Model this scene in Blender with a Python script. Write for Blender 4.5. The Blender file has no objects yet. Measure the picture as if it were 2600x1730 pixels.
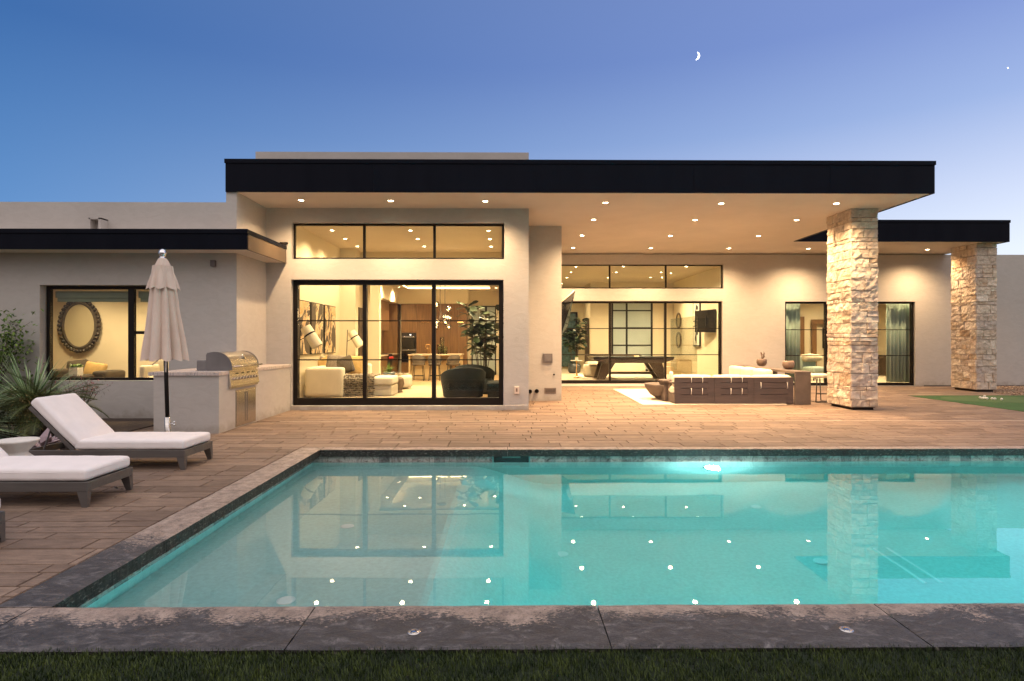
import bpy, math, random
from mathutils import Vector, Matrix, noise
random.seed(7)
SC = bpy.context.scene
COL = SC.collection
PI = math.pi
F = 1500.0                      # focal length in pixels of a 2600 px wide frame
YAW = math.atan(15 / 1500.0)
CAM = Vector((0, 0, 1.54))

# ---------------------------------------------------------------- camera
cd = bpy.data.cameras.new('camera'); cam = bpy.data.objects.new('camera', cd); COL.objects.link(cam)
cam.location = CAM; cam.rotation_euler = (PI / 2, 0, -YAW)
cd.sensor_width = 36; cd.lens = F / 2600 * 36; cd.clip_start = .05; cd.clip_end = 3000
SC.camera = cam
SC.render.engine = 'CYCLES'
SC.view_settings.view_transform = 'Standard'; SC.view_settings.look = 'None'
SC.view_settings.exposure = 0.2; SC.view_settings.gamma = 1
try:
    SC.cycles.use_denoising = True; SC.cycles.sample_clamp_indirect = 4; SC.cycles.sample_clamp_direct = 0
    SC.cycles.max_bounces = 8; SC.cycles.transparent_max_bounces = 16; SC.cycles.blur_glossy = .5
    SC.cycles.use_light_tree = True; SC.cycles.caustics_reflective = False
except Exception: pass

def lin(c):
    f = lambda v: (v / 255 / 12.92) if v / 255 <= .04045 else ((v / 255 + .055) / 1.055) ** 2.4
    return (f(c[0]), f(c[1]), f(c[2]), 1)
def ray(u, v):
    fw = Vector((math.sin(YAW), math.cos(YAW), 0)); rt = Vector((math.cos(YAW), -math.sin(YAW), 0))
    return fw + rt * ((u - 1300) / F) + Vector((0, 0, 1)) * ((865 - v) / F)
def atY(u, v, Y):
    d = ray(u, v); return CAM + d * (Y / d.y)
def onZ(u, v, z):
    d = ray(u, v); return CAM + d * ((z - CAM.z) / d.z)
def X_(u, Y): return atY(u, 865, Y).x
def Z_(v, Y, u=1300): return atY(u, v, Y).z

# ---------------------------------------------------------------- sky
W = bpy.data.worlds.new('World'); SC.world = W; W.use_nodes = True
nt = W.node_tree; nt.nodes.clear(); N = nt.nodes.new; Lk = nt.links.new
def math_n(t, op, a, b=None, c=None, clamp=False):
    n = t.nodes.new('ShaderNodeMath'); n.operation = op; n.use_clamp = clamp
    for i, s in enumerate((a, b, c)):
        if s is None: continue
        if hasattr(s, 'is_output'): t.links.new(s, n.inputs[i])
        else: n.inputs[i].default_value = s
    return n.outputs[0]
def ramp_n(t, fac, stops, interp='LINEAR'):
    n = t.nodes.new('ShaderNodeValToRGB'); n.color_ramp.interpolation = interp
    e = n.color_ramp.elements
    while len(e) < len(stops): e.new(.5)
    for el, (p, c) in zip(e, stops): el.position = p; el.color = c if len(c) == 4 else (*c, 1)
    t.links.new(fac, n.inputs[0]); return n.outputs[0]
def mix_n(t, fac, a, b, mode='MIX'):
    n = t.nodes.new('ShaderNodeMix'); n.data_type = 'RGBA'; n.blend_type = mode
    for i, s in ((0, fac), (6, a), (7, b)):
        if hasattr(s, 'is_output'): t.links.new(s, n.inputs[i])
        else: n.inputs[i].default_value = s if (i == 0 or len(s) == 4) else (*s, 1)
    return n.outputs[2]
tc = N('ShaderNodeTexCoord'); sp = N('ShaderNodeSeparateXYZ'); Lk(tc.outputs['Generated'], sp.inputs[0])
x, y, z = sp.outputs
hor = math_n(nt, 'SQRT', math_n(nt, 'ADD', math_n(nt, 'MULTIPLY', x, x), math_n(nt, 'MULTIPLY', y, y)))
s_ = math_n(nt, 'DIVIDE', x, math_n(nt, 'MAXIMUM', hor, .001))
side = math_n(nt, 'MULTIPLY_ADD', s_, .74, .5, clamp=True)
zc = math_n(nt, 'MAXIMUM', z, 0.0)
left = ramp_n(nt, zc, [(0, lin((112, 156, 206))), (.17, lin((82, 132, 190))), (.40, lin((50, 98, 160))), (.55, lin((62, 100, 155))), (.8, (.9, .86, .92, 1))])
right = ramp_n(nt, zc, [(0, lin((240, 238, 240))), (.12, lin((220, 230, 246))), (.20, lin((196, 208, 236))), (.31, lin((150, 172, 218))), (.42, lin((122, 144, 202))), (.55, lin((120, 140, 195))), (.8, (.95, .88, .92, 1))])
front = mix_n(nt, side, left, right)
back = ramp_n(nt, zc, [(0, (.16, .15, .17, 1)), (.12, (.36, .33, .35, 1)), (.3, (.66, .58, .58, 1)), (.6, (1.35, 1.20, 1.16, 1)), (1, (1.15, 1.05, 1.05, 1))])
bfac = math_n(nt, 'MULTIPLY_ADD', y, -3.0, .1, clamp=True)
skyc = mix_n(nt, bfac, front, back)
ns = N('ShaderNodeTexSky'); ns.sky_type = 'NISHITA'; ns.sun_disc = False
ns.sun_elevation = math.radians(.5); ns.sun_rotation = math.radians(100); ns.altitude = 400
nsm = mix_n(nt, 1.0, ns.outputs[0], (.02, .02, .02, 1), 'MULTIPLY')
tot = mix_n(nt, 1.0, skyc, nsm, 'ADD')
bg = N('ShaderNodeBackground'); bg.inputs['Strength'].default_value = 1.0
Lk(tot, bg.inputs[0]); wo = N('ShaderNodeOutputWorld'); Lk(bg.outputs[0], wo.inputs[0])

# afterglow of the set sun, low on the right
sd = bpy.data.lights.new('sun', 'SUN'); sd.energy = .12; sd.angle = math.radians(40); sd.color = (1, .80, .72)
so = bpy.data.objects.new('sun', sd); COL.objects.link(so)
so.rotation_euler = Vector((-math.sin(math.radians(100)), -math.cos(math.radians(100)) , -.12)).to_track_quat('-Z', 'Y').to_euler()

K_SOFFIT, K_ROOM, K_POOL = 690.0, 290.0, 3.9      # lamp powers
WARM = (1, .66, .35); ROOMC = (1, .74, .41)

# ================================================================ helpers
class MB:
    def __init__(s): s.v = []; s.f = []; s.t = []; s.tone = 0.5
    def add(s, vs, fs, tone=None):
        o = len(s.v); s.v += [tuple(p) for p in vs]; s.f += [tuple(o + i for i in f) for f in fs]
        s.t += [s.tone if tone is None else tone] * len(fs)
    def box(s, x0, x1, y0, y1, z0, z1, tone=None, M=None, taper=1):
        cx, cy = (x0 + x1) / 2, (y0 + y1) / 2
        vs = []
        for zz, k in ((z0, taper), (z1, 1)):
            for xx, yy in ((x0, y0), (x1, y0), (x1, y1), (x0, y1)):
                p = Vector((cx + (xx - cx) * k, cy + (yy - cy) * k, zz)); vs.append(M @ p if M else p)
        s.add(vs, [(0, 3, 2, 1), (4, 5, 6, 7), (0, 1, 5, 4), (1, 2, 6, 5), (2, 3, 7, 6), (3, 0, 4, 7)], tone)
    def quad(s, *p, tone=None): s.add(p, [tuple(range(len(p)))], tone)
    def prism(s, poly, d, tone=None):
        n = len(poly); d = Vector(d); a = [Vector(p) for p in poly]
        s.add(a + [p + d for p in a], [tuple(range(n))[::-1], tuple(range(n, 2 * n))] + [(i, (i + 1) % n, n + (i + 1) % n, n + i) for i in range(n)], tone)
    def tube(s, pts, r, n=8, tone=None, caps=True):
        pts = [Vector(p) for p in pts]; rs = r if isinstance(r, (list, tuple)) else [r] * len(pts)
        vs = []; fs = []; up = None
        for i, p in enumerate(pts):
            t = (pts[min(i + 1, len(pts) - 1)] - pts[max(i - 1, 0)]).normalized()
            if up is None: up = Vector((0, 0, 1)) if abs(t.z) < .9 else Vector((1, 0, 0))
            a = t.cross(up).normalized(); b = a.cross(t).normalized(); up = b
            for k in range(n):
                an = 2 * PI * k / n; vs.append(p + (a * math.cos(an) + b * math.sin(an)) * rs[i])
        for i in range(len(pts) - 1):
            for k in range(n): fs.append((i * n + k, i * n + (k + 1) % n, (i + 1) * n + (k + 1) % n, (i + 1) * n + k))
        if caps: fs += [tuple(range(n))[::-1], tuple(range((len(pts) - 1) * n, len(pts) * n))]
        s.add(vs, fs, tone)
    def lathe(s, prof, c, n=32, tone=None, axis='Z', cap=True):
        vs = []; fs = []; c = Vector(c)
        for r, h in prof:
            for k in range(n):
                a = 2 * PI * k / n
                q = (r * math.cos(a), r * math.sin(a), h)
                if axis == 'X': q = (q[2], q[0], q[1])
                if axis == 'Y': q = (q[0], q[2], q[1])
                vs.append(c + Vector(q))
        for i in range(len(prof) - 1):
            for k in range(n): fs.append((i * n + k, i * n + (k + 1) % n, (i + 1) * n + (k + 1) % n, (i + 1) * n + k))
        if cap: fs += [tuple(range(n))[::-1], tuple(range((len(prof) - 1) * n, len(prof) * n))]
        s.add(vs, fs, tone)
    def ball(s, c, r, n=12, m=8, tone=None):
        r = r if isinstance(r, (tuple, list)) else (r, r, r)
        vs = []; fs = []
        for i in range(m + 1):
            t = PI * i / m
            for k in range(n):
                a = 2 * PI * k / n
                vs.append((c[0] + r[0] * math.sin(t) * math.cos(a), c[1] + r[1] * math.sin(t) * math.sin(a), c[2] + r[2] * math.cos(t)))
        for i in range(m):
            for k in range(n): fs.append((i * n + k, (i + 1) * n + k, (i + 1) * n + (k + 1) % n, i * n + (k + 1) % n))
        s.add(vs, fs, tone)
    def rbox(s, c, size, r=.04, n=10, puff=0.0, M=None, wr=0.0, tone=None):
        """soft rounded box for cushions: c centre, size full size, r corner radius, puff top and bottom bulge"""
        h = [q / 2 for q in size]; c = Vector(c); idx = {}; vs = []; fs = []
        def P(i, j, k):
            key = (i, j, k)
            if key in idx: return idx[key]
            q = [(-1 + 2 * t / n) for t in key]
            # denser samples near the edges
            q = [math.copysign(1 - (1 - abs(t)) ** 1.6, t) for t in q]
            p = Vector([q[a] * h[a] for a in range(3)])
            inn = Vector([max(-h[a] + r, min(h[a] - r, p[a])) for a in range(3)])
            d = p - inn
            if d.length > 1e-7: p = inn + d.normalized() * r
            b = (1 - q[0] ** 2) * (1 - q[1] ** 2)
            p.z += math.copysign(puff * b ** .7 if b > 0 else 0, q[2]) if abs(q[2]) > .5 else 0
            if wr:
                w = p * 7 + c * 3; p += Vector((noise.noise(w), noise.noise(w + Vector((9, 1, 3))), noise.noise(w + Vector((2, 8, 5))))) * wr
            p = c + (M @ p if M else p); vs.append(p); idx[key] = len(vs) - 1; return idx[key]
        for i in range(n):
            for j in range(n):
                fs += [(P(i, j, 0), P(i, j + 1, 0), P(i + 1, j + 1, 0), P(i + 1, j, 0)), (P(i, j, n), P(i + 1, j, n), P(i + 1, j + 1, n), P(i, j + 1, n)),
                       (P(i, 0, j), P(i + 1, 0, j), P(i + 1, 0, j + 1), P(i, 0, j + 1)), (P(i, n, j), P(i, n, j + 1), P(i + 1, n, j + 1), P(i + 1, n, j)),
                       (P(0, i, j), P(0, i, j + 1), P(0, i + 1, j + 1), P(0, i + 1, j)), (P(n, i, j), P(n, i + 1, j), P(n, i + 1, j + 1), P(n, i, j + 1))]
        s.add(vs, fs, tone)
    def leaf(s, p, d, up, L, w, bend=.15, tone=None):
        d = Vector(d).normalized(); a = d.cross(Vector(up))
        if a.length < 1e-3: a = d.cross(Vector((1, 0, .2)))
        a.normalize(); nrm = a.cross(d); p = Vector(p)
        m = p + d * L * .45 + nrm * L * bend; e = p + d * L
        s.add([p, m + a * w / 2 - nrm * w * .15, e, m - a * w / 2 - nrm * w * .15, m], [(0, 1, 4), (1, 2, 4), (2, 3, 4), (3, 0, 4)], tone)
    def build(s, name, mat, parent=None, smooth=False, bevel=0, seg=2, loc=None):
        me = bpy.data.meshes.new(name); me.from_pydata(s.v, [], s.f)
        at = me.attributes.new('tone', 'FLOAT', 'FACE'); at.data.foreach_set('value', s.t)
        me.materials.append(mat); me.update()
        if smooth: me.polygons.foreach_set('use_smooth', [True] * len(me.polygons))
        o = bpy.data.objects.new(name, me); COL.objects.link(o)
        if parent: o.parent = parent
        if loc: o.location = loc
        if bevel:
            b = o.modifiers.new('bevel', 'BEVEL'); b.width = bevel; b.segments = seg; b.limit_method = 'ANGLE'; b.angle_limit = math.radians(40)
            b.harden_normals = False
        return o
def B(name, mat, x0, x1, y0, y1, z0, z1, parent=None, bevel=0, M=None):
    m = MB(); m.box(x0, x1, y0, y1, z0, z1, M=M); return m.build(name, mat, parent, bevel=bevel)
def tag(o, label=None, cat=None, group=None, kind=None):
    if label: o['label'] = label
    if cat: o['category'] = cat
    if group: o['group'] = group
    if kind: o['kind'] = kind
    return o
def empty(name, loc=(0, 0, 0), rz=0, label=None, cat=None, group=None):
    o = bpy.data.objects.new(name, None); COL.objects.link(o); o.location = loc; o.rotation_euler = (0, 0, rz); o.empty_display_size = .1
    return tag(o, label, cat, group)
def copy_tree(o, parent=None):
    c = o.copy(); COL.objects.link(c)
    if parent: c.parent = parent
    for ch in [q for q in bpy.data.objects if q.parent == o]: copy_tree(ch, c)
    return c
def lamp(name, kind, loc, energy, color, parent=None, direction=(0, 0, -1), **kw):
    d = bpy.data.lights.new(name, kind); d.energy = energy; d.color = color
    for k, v in kw.items(): setattr(d, k, v)
    o = bpy.data.objects.new(name, d); COL.objects.link(o); o.location = loc
    o.rotation_euler = Vector(direction).to_track_quat('-Z', 'Y').to_euler()
    if parent: o.parent = parent
    return o

# ================================================================ materials
def mat_base(name):
    m = bpy.data.materials.new(name); m.use_nodes = True; t = m.node_tree; p = t.nodes['Principled BSDF']; return m, t, p
def coords(t, scale=(1, 1, 1), kind='Object'):
    c = t.nodes.new('ShaderNodeTexCoord'); mp = t.nodes.new('ShaderNodeMapping'); mp.inputs['Scale'].default_value = scale
    if kind == 'World':
        g = t.nodes.new('ShaderNodeNewGeometry'); t.links.new(g.outputs['Position'], mp.inputs[0])
    else: t.links.new(c.outputs[kind], mp.inputs[0])
    return mp.outputs[0]
def noise_n(t, co, scale, detail=4, rough=.55, dist=0, out='Fac'):
    n = t.nodes.new('ShaderNodeTexNoise'); n.inputs['Scale'].default_value = scale; n.inputs['Detail'].default_value = detail
    n.inputs['Roughness'].default_value = rough; n.inputs['Distortion'].default_value = dist
    t.links.new(co, n.inputs['Vector']); return n.outputs[out]
def bump_n(t, p, h, strength, dist=.01):
    b = t.nodes.new('ShaderNodeBump'); b.inputs['Strength'].default_value = strength; b.inputs['Distance'].default_value = dist
    t.links.new(h, b.inputs['Height'])
    prev = p.inputs['Normal'].links
    if prev: t.links.new(prev[0].from_socket, b.inputs['Normal'])
    t.links.new(b.outputs[0], p.inputs['Normal'])
def M_(name, col, rough=.6, metal=0, var=.12, vs=3.0, bump=.0, bs=40, spec=.5, tone=0.0, scale=(1, 1, 1), fine=0.0, kind='World', sheen=0, detail=4):
    m, t, p = mat_base(name)
    co = coords(t, scale, kind)
    c0 = tuple(max(0, k * (1 - var)) for k in col[:3]) + (1,); c1 = tuple(min(1, k * (1 + var)) for k in col[:3]) + (1,)
    c = ramp_n(t, noise_n(t, co, vs, detail), [(.3, c0), (.7, c1)])
    if fine:
        c = mix_n(t, fine, c, ramp_n(t, noise_n(t, co, vs * 22, 3, .7), [(.35, tuple(k * .55 for k in col[:3])), (.65, tuple(min(1, k * 1.45) for k in col[:3]))]))
    if tone:
        a = t.nodes.new('ShaderNodeAttribute'); a.attribute_name = 'tone'
        v = math_n(t, 'MULTIPLY_ADD', a.outputs['Fac'], 2 * tone, 1 - tone)
        h = t.nodes.new('ShaderNodeHueSaturation'); t.links.new(v, h.inputs['Value']); t.links.new(c, h.inputs['Color']); c = h.outputs[0]
    t.links.new(c, p.inputs['Base Color'])
    p.inputs['Roughness'].default_value = rough; p.inputs['Metallic'].default_value = metal
    p.inputs['Specular IOR Level'].default_value = spec
    if sheen: p.inputs['Sheen Weight'].default_value = sheen
    if bump: bump_n(t, p, noise_n(t, co, bs, 5, .6), bump)
    return m
def emit(name, col, s):
    m, t, p = mat_base(name); p.inputs['Base Color'].default_value = (*col, 1)
    p.inputs['Emission Color'].default_value = (*col, 1); p.inputs['Emission Strength'].default_value = s; return m

def stucco():
    m, t, p = mat_base('stucco'); co = coords(t, (1, 1, 1), 'World')
    c = ramp_n(t, noise_n(t, co, .9, 6, .6), [(.3, (.46, .43, .40)), (.7, (.51, .48, .45))])
    tro = noise_n(t, coords(t, (1, 1, 2.2), 'World'), 3.5, 8, .62, 1.2)
    c = mix_n(t, .25, c, ramp_n(t, tro, [(.35, (.42, .39, .36)), (.62, (.55, .52, .49))]))
    g = t.nodes.new('ShaderNodeNewGeometry'); sz = t.nodes.new('ShaderNodeSeparateXYZ'); t.links.new(g.outputs['Position'], sz.inputs[0])
    dirt = ramp_n(t, math_n(t, 'ADD', sz.outputs[2], math_n(t, 'MULTIPLY_ADD', noise_n(t, co, 4, 6, .65), .6, -.3)), [(.02, (.80, .77, .73)), (.16, (1, 1, 1))])
    c = mix_n(t, 1.0, c, dirt, 'MULTIPLY')
    t.links.new(c, p.inputs['Base Color']); p.inputs['Roughness'].default_value = .9; p.inputs['Specular IOR Level'].default_value = .2
    bump_n(t, p, tro, .22, .02); bump_n(t, p, noise_n(t, co, 60, 4, .6), .22, .006); return m
MS = stucco()
M_SOFFIT = M_('soffit_paint', (.70, .62, .55), .9, var=.05, vs=1, bump=.12, bs=50, spec=.2)
def fascia():
    m, t, p = mat_base('dark_metal_fascia'); co = coords(t, (1.2, 1.2, .12), 'World')
    n = noise_n(t, co, 2.2, 4, .6)
    t.links.new(ramp_n(t, n, [(.3, (.003, .004, .009)), (.75, (.006, .007, .013))]), p.inputs['Base Color'])
    t.links.new(ramp_n(t, n, [(.3, (.35, .35, .35)), (.7, (.55, .55, .55))]), p.inputs['Roughness'])
    p.inputs['Metallic'].default_value = 0; p.inputs['Specular IOR Level'].default_value = .07; return m
MF = fascia()
M_BRONZE = M_('dark_bronze_frame', (.010, .007, .006), .45, 0, var=.1, spec=.2)
M_CREAM = M_('cream_interior_paint', (.72, .64, .47), .85, var=.03, vs=1)
M_CEIL = M_('interior_ceiling_paint', (.64, .56, .43), .9, var=.02)
M_TRIMW = M_('white_trim', (.75, .72, .65), .5, var=.03)
M_OAKFL = M_('oak_floor', (.38, .26, .145), .35, var=.25, vs=1.4, scale=(.5, 9, 1), fine=.2)
M_WOOD = M_('walnut_cabinet', (.155, .082, .034), .42, var=.3, vs=2, scale=(9, 9, .7), fine=.25)
M_WOODD = M_('dark_wood', (.05, .032, .022), .45, var=.3, vs=2, scale=(6, 6, 1))
M_STEEL = M_('brushed_steel', (.60, .57, .53), .27, 1, var=.12, vs=1.5, scale=(1, 1, 60), spec=.5)
M_CHROME = M_('polished_chrome', (.75, .75, .75), .08, 1, var=.02)
M_BLACKM = M_('black_metal', (.015, .015, .016), .45, .5, var=.1)
M_GLOSSB = M_('black_glass', (.006, .006, .007), .08, 0, var=.1)
M_CUSH = M_('white_outdoor_canvas', (.83, .77, .75), .9, var=.04, vs=6, bump=.22, bs=420, sheen=.2, fine=.03)
M_CREAMF = M_('cream_upholstery', (.78, .70, .54), .9, var=.05, bump=.25, bs=160, sheen=.2)
M_TAUPE = M_('taupe_aluminium', (.155, .143, .135), .42, .55, var=.12, vs=5, scale=(.6, 6, 6))
M_UMB = M_('sand_canvas', (.66, .53, .44), .9, var=.08, vs=4, bump=.2, bs=260, sheen=.2, fine=.05)
M_WHITEC = M_('white_cast_stone', (.72, .68, .62), .65, var=.08, vs=8, bump=.15, bs=90, fine=.05)
M_SOFAW = M_('grey_teak', (.068, .050, .050), .6, var=.28, vs=3, scale=(1, 8, 12), fine=.25, kind='Object')
M_CONC = M_('taupe_concrete', (.115, .088, .075), .7, var=.2, vs=3, bump=.2, bs=70, fine=.12)
M_ROPE = M_('white_rope', (.75, .70, .64), .9, var=.1, vs=60)
M_TERRA = M_('brown_stone_bowl', (.17, .115, .09), .6, var=.35, vs=9, fine=.3)
M_RUG = M_('cream_outdoor_rug', (.72, .62, .50), .95, var=.1, vs=5, bump=.4, bs=120, fine=.12)
M_TEAL = M_('dark_teal_velvet', (.004, .009, .012), .8, var=.3, vs=3)
M_TAUPEF = M_('taupe_stool_fabric', (.06, .045, .03), .85, var=.12)
M_BRASS = M_('warm_brass', (.80, .52, .24), .22, 1, var=.05)
M_STUMP = M_('dark_petrified_wood', (.10, .065, .04), .55, var=.6, vs=5, scale=(1, 1, .4), bump=.5, bs=30, fine=.3)
M_OLIVE = M_('olive_grey_upholstery', (.075, .06, .042), .85, var=.2)
M_MUST = M_('mustard_fabric', (.48, .32, .12), .9, var=.15, vs=8)
M_GREYP = M_('grey_woven_fabric', (.20, .165, .13), .9, var=.5, vs=30, fine=.4)
M_BASKET = M_('white_ceramic', (.78, .74, .66), .35, var=.03)
M_DARKPOT = M_('dark_planter', (.02, .03, .04), .4, var=.2)
M_CURT = M_('sea_green_curtain', (.50, .62, .54), .85, var=.1, vs=2, scale=(8, 8, .5))
M_FUR = M_('cream_fur', (.75, .66, .48), .98, var=.15, vs=30, bump=.8, bs=70)
M_LAMPSH = M_('linen_lamp_shade', (.80, .72, .55), .9, var=.03)
M_COUNTER = M_('kitchen_stone', (.50, .38, .25), .35, var=.2, vs=3)
def marble():
    m, t, p = mat_base('banded_marble'); co = coords(t, (5, 2, 1.2), 'World')
    n = noise_n(t, co, 3, 6, .6, 2.5)
    t.links.new(ramp_n(t, n, [(.30, (.16, .15, .16)), (.45, (.52, .45, .42)), (.6, (.62, .54, .50)), (.72, (.40, .34, .33))]), p.inputs['Base Color'])
    p.inputs['Roughness'].default_value = .4; return m
M_MARBLE = marble()
def leafm(name, a, b, rough=.45, tr=.15):
    m, t, p = mat_base(name); at = t.nodes.new('ShaderNodeAttribute'); at.attribute_name = 'tone'
    t.links.new(ramp_n(t, at.outputs['Fac'], [(0, a), (1, b)]), p.inputs['Base Color'])
    p.inputs['Roughness'].default_value = rough
    p.inputs['Specular IOR Level'].default_value = .35; return m
L_DARK = leafm('dark_glossy_leaf', (.008, .020, .007), (.036, .068, .018))
L_SHRUB = leafm('shrub_leaf', (.035, .085, .018), (.22, .34, .06))
L_YUCCA = leafm('blue_green_blade', (.10, .19, .10), (.44, .58, .30))
L_SAGO = leafm('sago_leaflet', (.014, .035, .014), (.17, .19, .05), .35)
L_GRASS = leafm('turf_blade', (.010, .024, .004), (.085, .115, .020), .6)
L_TURF = leafm('putting_turf', (.022, .075, .012), (.05, .12, .02), .8)
L_BRUSH = leafm('bushy_stem', (.05, .06, .015), (.20, .13, .04))
L_PINK = leafm('pink_bloom', (.30, .06, .08), (.50, .15, .15))
L_MAUVE = leafm('mauve_leaf', (.26, .19, .21), (.50, .40, .40), .6)
L_DRY = leafm('dry_rosette', (.10, .05, .03), (.25, .14, .08))

def glass(name='window_glass', tint=(.98, .985, .97), ior=1.5, k=.45):
    m, t, p = mat_base(name); t.nodes.remove(p)
    fr = t.nodes.new('ShaderNodeFresnel'); fr.inputs[0].default_value = ior
    tr = t.nodes.new('ShaderNodeBsdfTransparent'); tr.inputs[0].default_value = (*tint, 1)
    gl = t.nodes.new('ShaderNodeBsdfGlossy'); gl.inputs['Roughness'].default_value = 0.0
    mx = t.nodes.new('ShaderNodeMixShader'); out = t.nodes['Material Output']
    t.links.new(math_n(t, 'MULTIPLY', fr.outputs[0], k), mx.inputs[0])
    t.links.new(tr.outputs[0], mx.inputs[1]); t.links.new(gl.outputs[0], mx.inputs[2]); t.links.new(mx.outputs[0], out.inputs['Surface']); return m
M_GLASS = glass()
M_FROST = M_('frosted_glass', (.36, .43, .42), .5, var=.15, vs=.7, scale=(.6, .6, .5))
M_NIGHTGL = M_('window_onto_dusk_garden', (.05, .10, .11), .15, var=.8, vs=9, fine=.5)
M_MIRROR = M_('mirror_glass', (.75, .72, .62), .03, 1, var=.01)

def paver_mat():
    m, t, p = mat_base('brown_pavers'); a = t.nodes.new('ShaderNodeAttribute'); a.attribute_name = 'tone'
    c = ramp_n(t, a.outputs['Fac'], [(0, (.165, .114, .083)), (.5, (.228, .162, .120)), (1, (.295, .215, .160))])
    st = noise_n(t, coords(t, (2.2, 9, 1), 'World'), 2.2, 7, .62, .8)
    c = mix_n(t, .75, c, ramp_n(t, st, [(.32, (.55, .52, .50)), (.68, (1.22, 1.2, 1.18))]), 'MULTIPLY')
    gr = noise_n(t, coords(t, (1, 1, 1), 'World'), 90, 3, .7)
    c = mix_n(t, .5, c, ramp_n(t, gr, [(.35, (.75, .75, .75)), (.65, (1.2, 1.2, 1.2))]), 'MULTIPLY')
    bl = noise_n(t, coords(t, (.5, .8, 1), 'World'), 1.1, 5, .6)
    c = mix_n(t, .5, c, ramp_n(t, bl, [(.3, (.72, .70, .70)), (.65, (1.15, 1.13, 1.1))]), 'MULTIPLY')
    t.links.new(c, p.inputs['Base Color']); p.inputs['Roughness'].default_value = .72; p.inputs['Specular IOR Level'].default_value = .35
    bump_n(t, p, st, .3, .012); bump_n(t, p, gr, .25, .003); return m
M_PAVER = paver_mat()
M_SAND = M_('joint_sand', (.035, .025, .02), .95, var=.2)

def coping_mat():
    m, t, p = mat_base('stained_concrete_coping')
    w = coords(t, (1, 1, 1), 'World'); g = t.nodes.new('ShaderNodeNewGeometry')
    sep = t.nodes.new('ShaderNodeSeparateXYZ'); t.links.new(g.outputs['Position'], sep.inputs[0])
    sn = t.nodes.new('ShaderNodeSeparateXYZ'); t.links.new(g.outputs['True Normal'], sn.inputs[0])
    big = noise_n(t, w, 1.7, 7, .66, .8); mid = noise_n(t, coords(t, (4, 7, 1), 'World'), 1.6, 8, .68, 1.5)
    fl = noise_n(t, coords(t, (26, 52, 26), 'World'), 1.5, 4, .7, .3)
    tan = ramp_n(t, noise_n(t, w, 7, 6, .6), [(.3, (.31, .23, .18)), (.7, (.48, .37, .30))])
    dark = ramp_n(t, mid, [(.28, (.018, .016, .016)), (.42, (.043, .039, .039)), (.54, (.080, .073, .073)), (.64, (.17, .155, .15)), (.74, (.34, .31, .29))])
    # bare tan concrete along the water edge of each run, dark weathering elsewhere
    dn = math_n(t, 'SUBTRACT', 3.44, sep.outputs[1])                     # distance from water edge, near run
    nearrun = ramp_n(t, math_n(t, 'ADD', dn, math_n(t, 'MULTIPLY_ADD', big, .85, -.39)), [(.06, (1, 1, 1)), (.30, (0, 0, 0))])
    dl = math_n(t, 'ADD', sep.outputs[1], math_n(t, 'MULTIPLY_ADD', big, 2.6, -1.3))
    leftrun = ramp_n(t, math_n(t, 'MULTIPLY', dl, .1), [(.40, (0, 0, 0)), (.50, (1, 1, 1))])
    isnear = math_n(t, 'LESS_THAN', sep.outputs[1], 3.45)
    fac = mix_n(t, isnear, leftrun, nearrun)
    fleck = ramp_n(t, fl, [(.40, (1, 1, 1)), (.52, (0, 0, 0))])
    fac2 = math_n(t, 'MULTIPLY', fac, math_n(t, 'SUBTRACT', 1.0, math_n(t, 'MULTIPLY', fleck, .45)))
    fk2 = ramp_n(t, math_n(t, 'ADD', math_n(t, 'MULTIPLY', fl, 1.1), math_n(t, 'MULTIPLY', fac, .46)), [(.78, (0, 0, 0)), (.84, (1, 1, 1))])
    c = mix_n(t, fk2, dark, tan)
    st = ramp_n(t, noise_n(t, coords(t, (3, 3, 1), 'World'), 3.2, 8, .7, .8), [(.44, (0, 0, 0)), (.62, (1, 1, 1))])
    c = mix_n(t, math_n(t, 'MULTIPLY', st, .5), c, (.055, .046, .042, 1))
    spk = noise_n(t, w, 75, 3, .75)
    c = mix_n(t, .8, c, ramp_n(t, spk, [(.34, (.45, .43, .42)), (.44, (.95, .95, .95)), (.60, (1, 1, 1)), (.70, (1.55, 1.5, 1.45))]), 'MULTIPLY')
    crk = noise_n(t, coords(t, (5, 5, 1), 'World'), 2.3, 9, .55, 2.2)
    c = mix_n(t, ramp_n(t, math_n(t, 'ABSOLUTE', math_n(t, 'SUBTRACT', crk, .5)), [(.0, (.8, .8, .8)), (.006, (0, 0, 0))]), c, (.02, .017, .015, 1))
    # algae-black face towards the water
    vert = math_n(t, 'LESS_THAN', math_n(t, 'ABSOLUTE', sn.outputs[2]), .6)
    fn = noise_n(t, coords(t, (16, 16, 40), 'World'), 1.4, 7, .7, .5)
    face = ramp_n(t, fn, [(.44, (.008, .008, .006)), (.56, (.026, .025, .020)), (.63, (.15, .14, .12)), (.75, (.32, .29, .25))])
    c = mix_n(t, vert, c, face)
    t.links.new(c, p.inputs['Base Color'])
    t.links.new(ramp_n(t, mid, [(.3, (.45, .45, .45)), (.7, (.75, .75, .75))]), p.inputs['Roughness'])
    bump_n(t, p, mid, .7, .02); bump_n(t, p, fl, .6, .006); bump_n(t, p, spk, .5, .003); return m
M_COPE = coping_mat()
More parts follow.
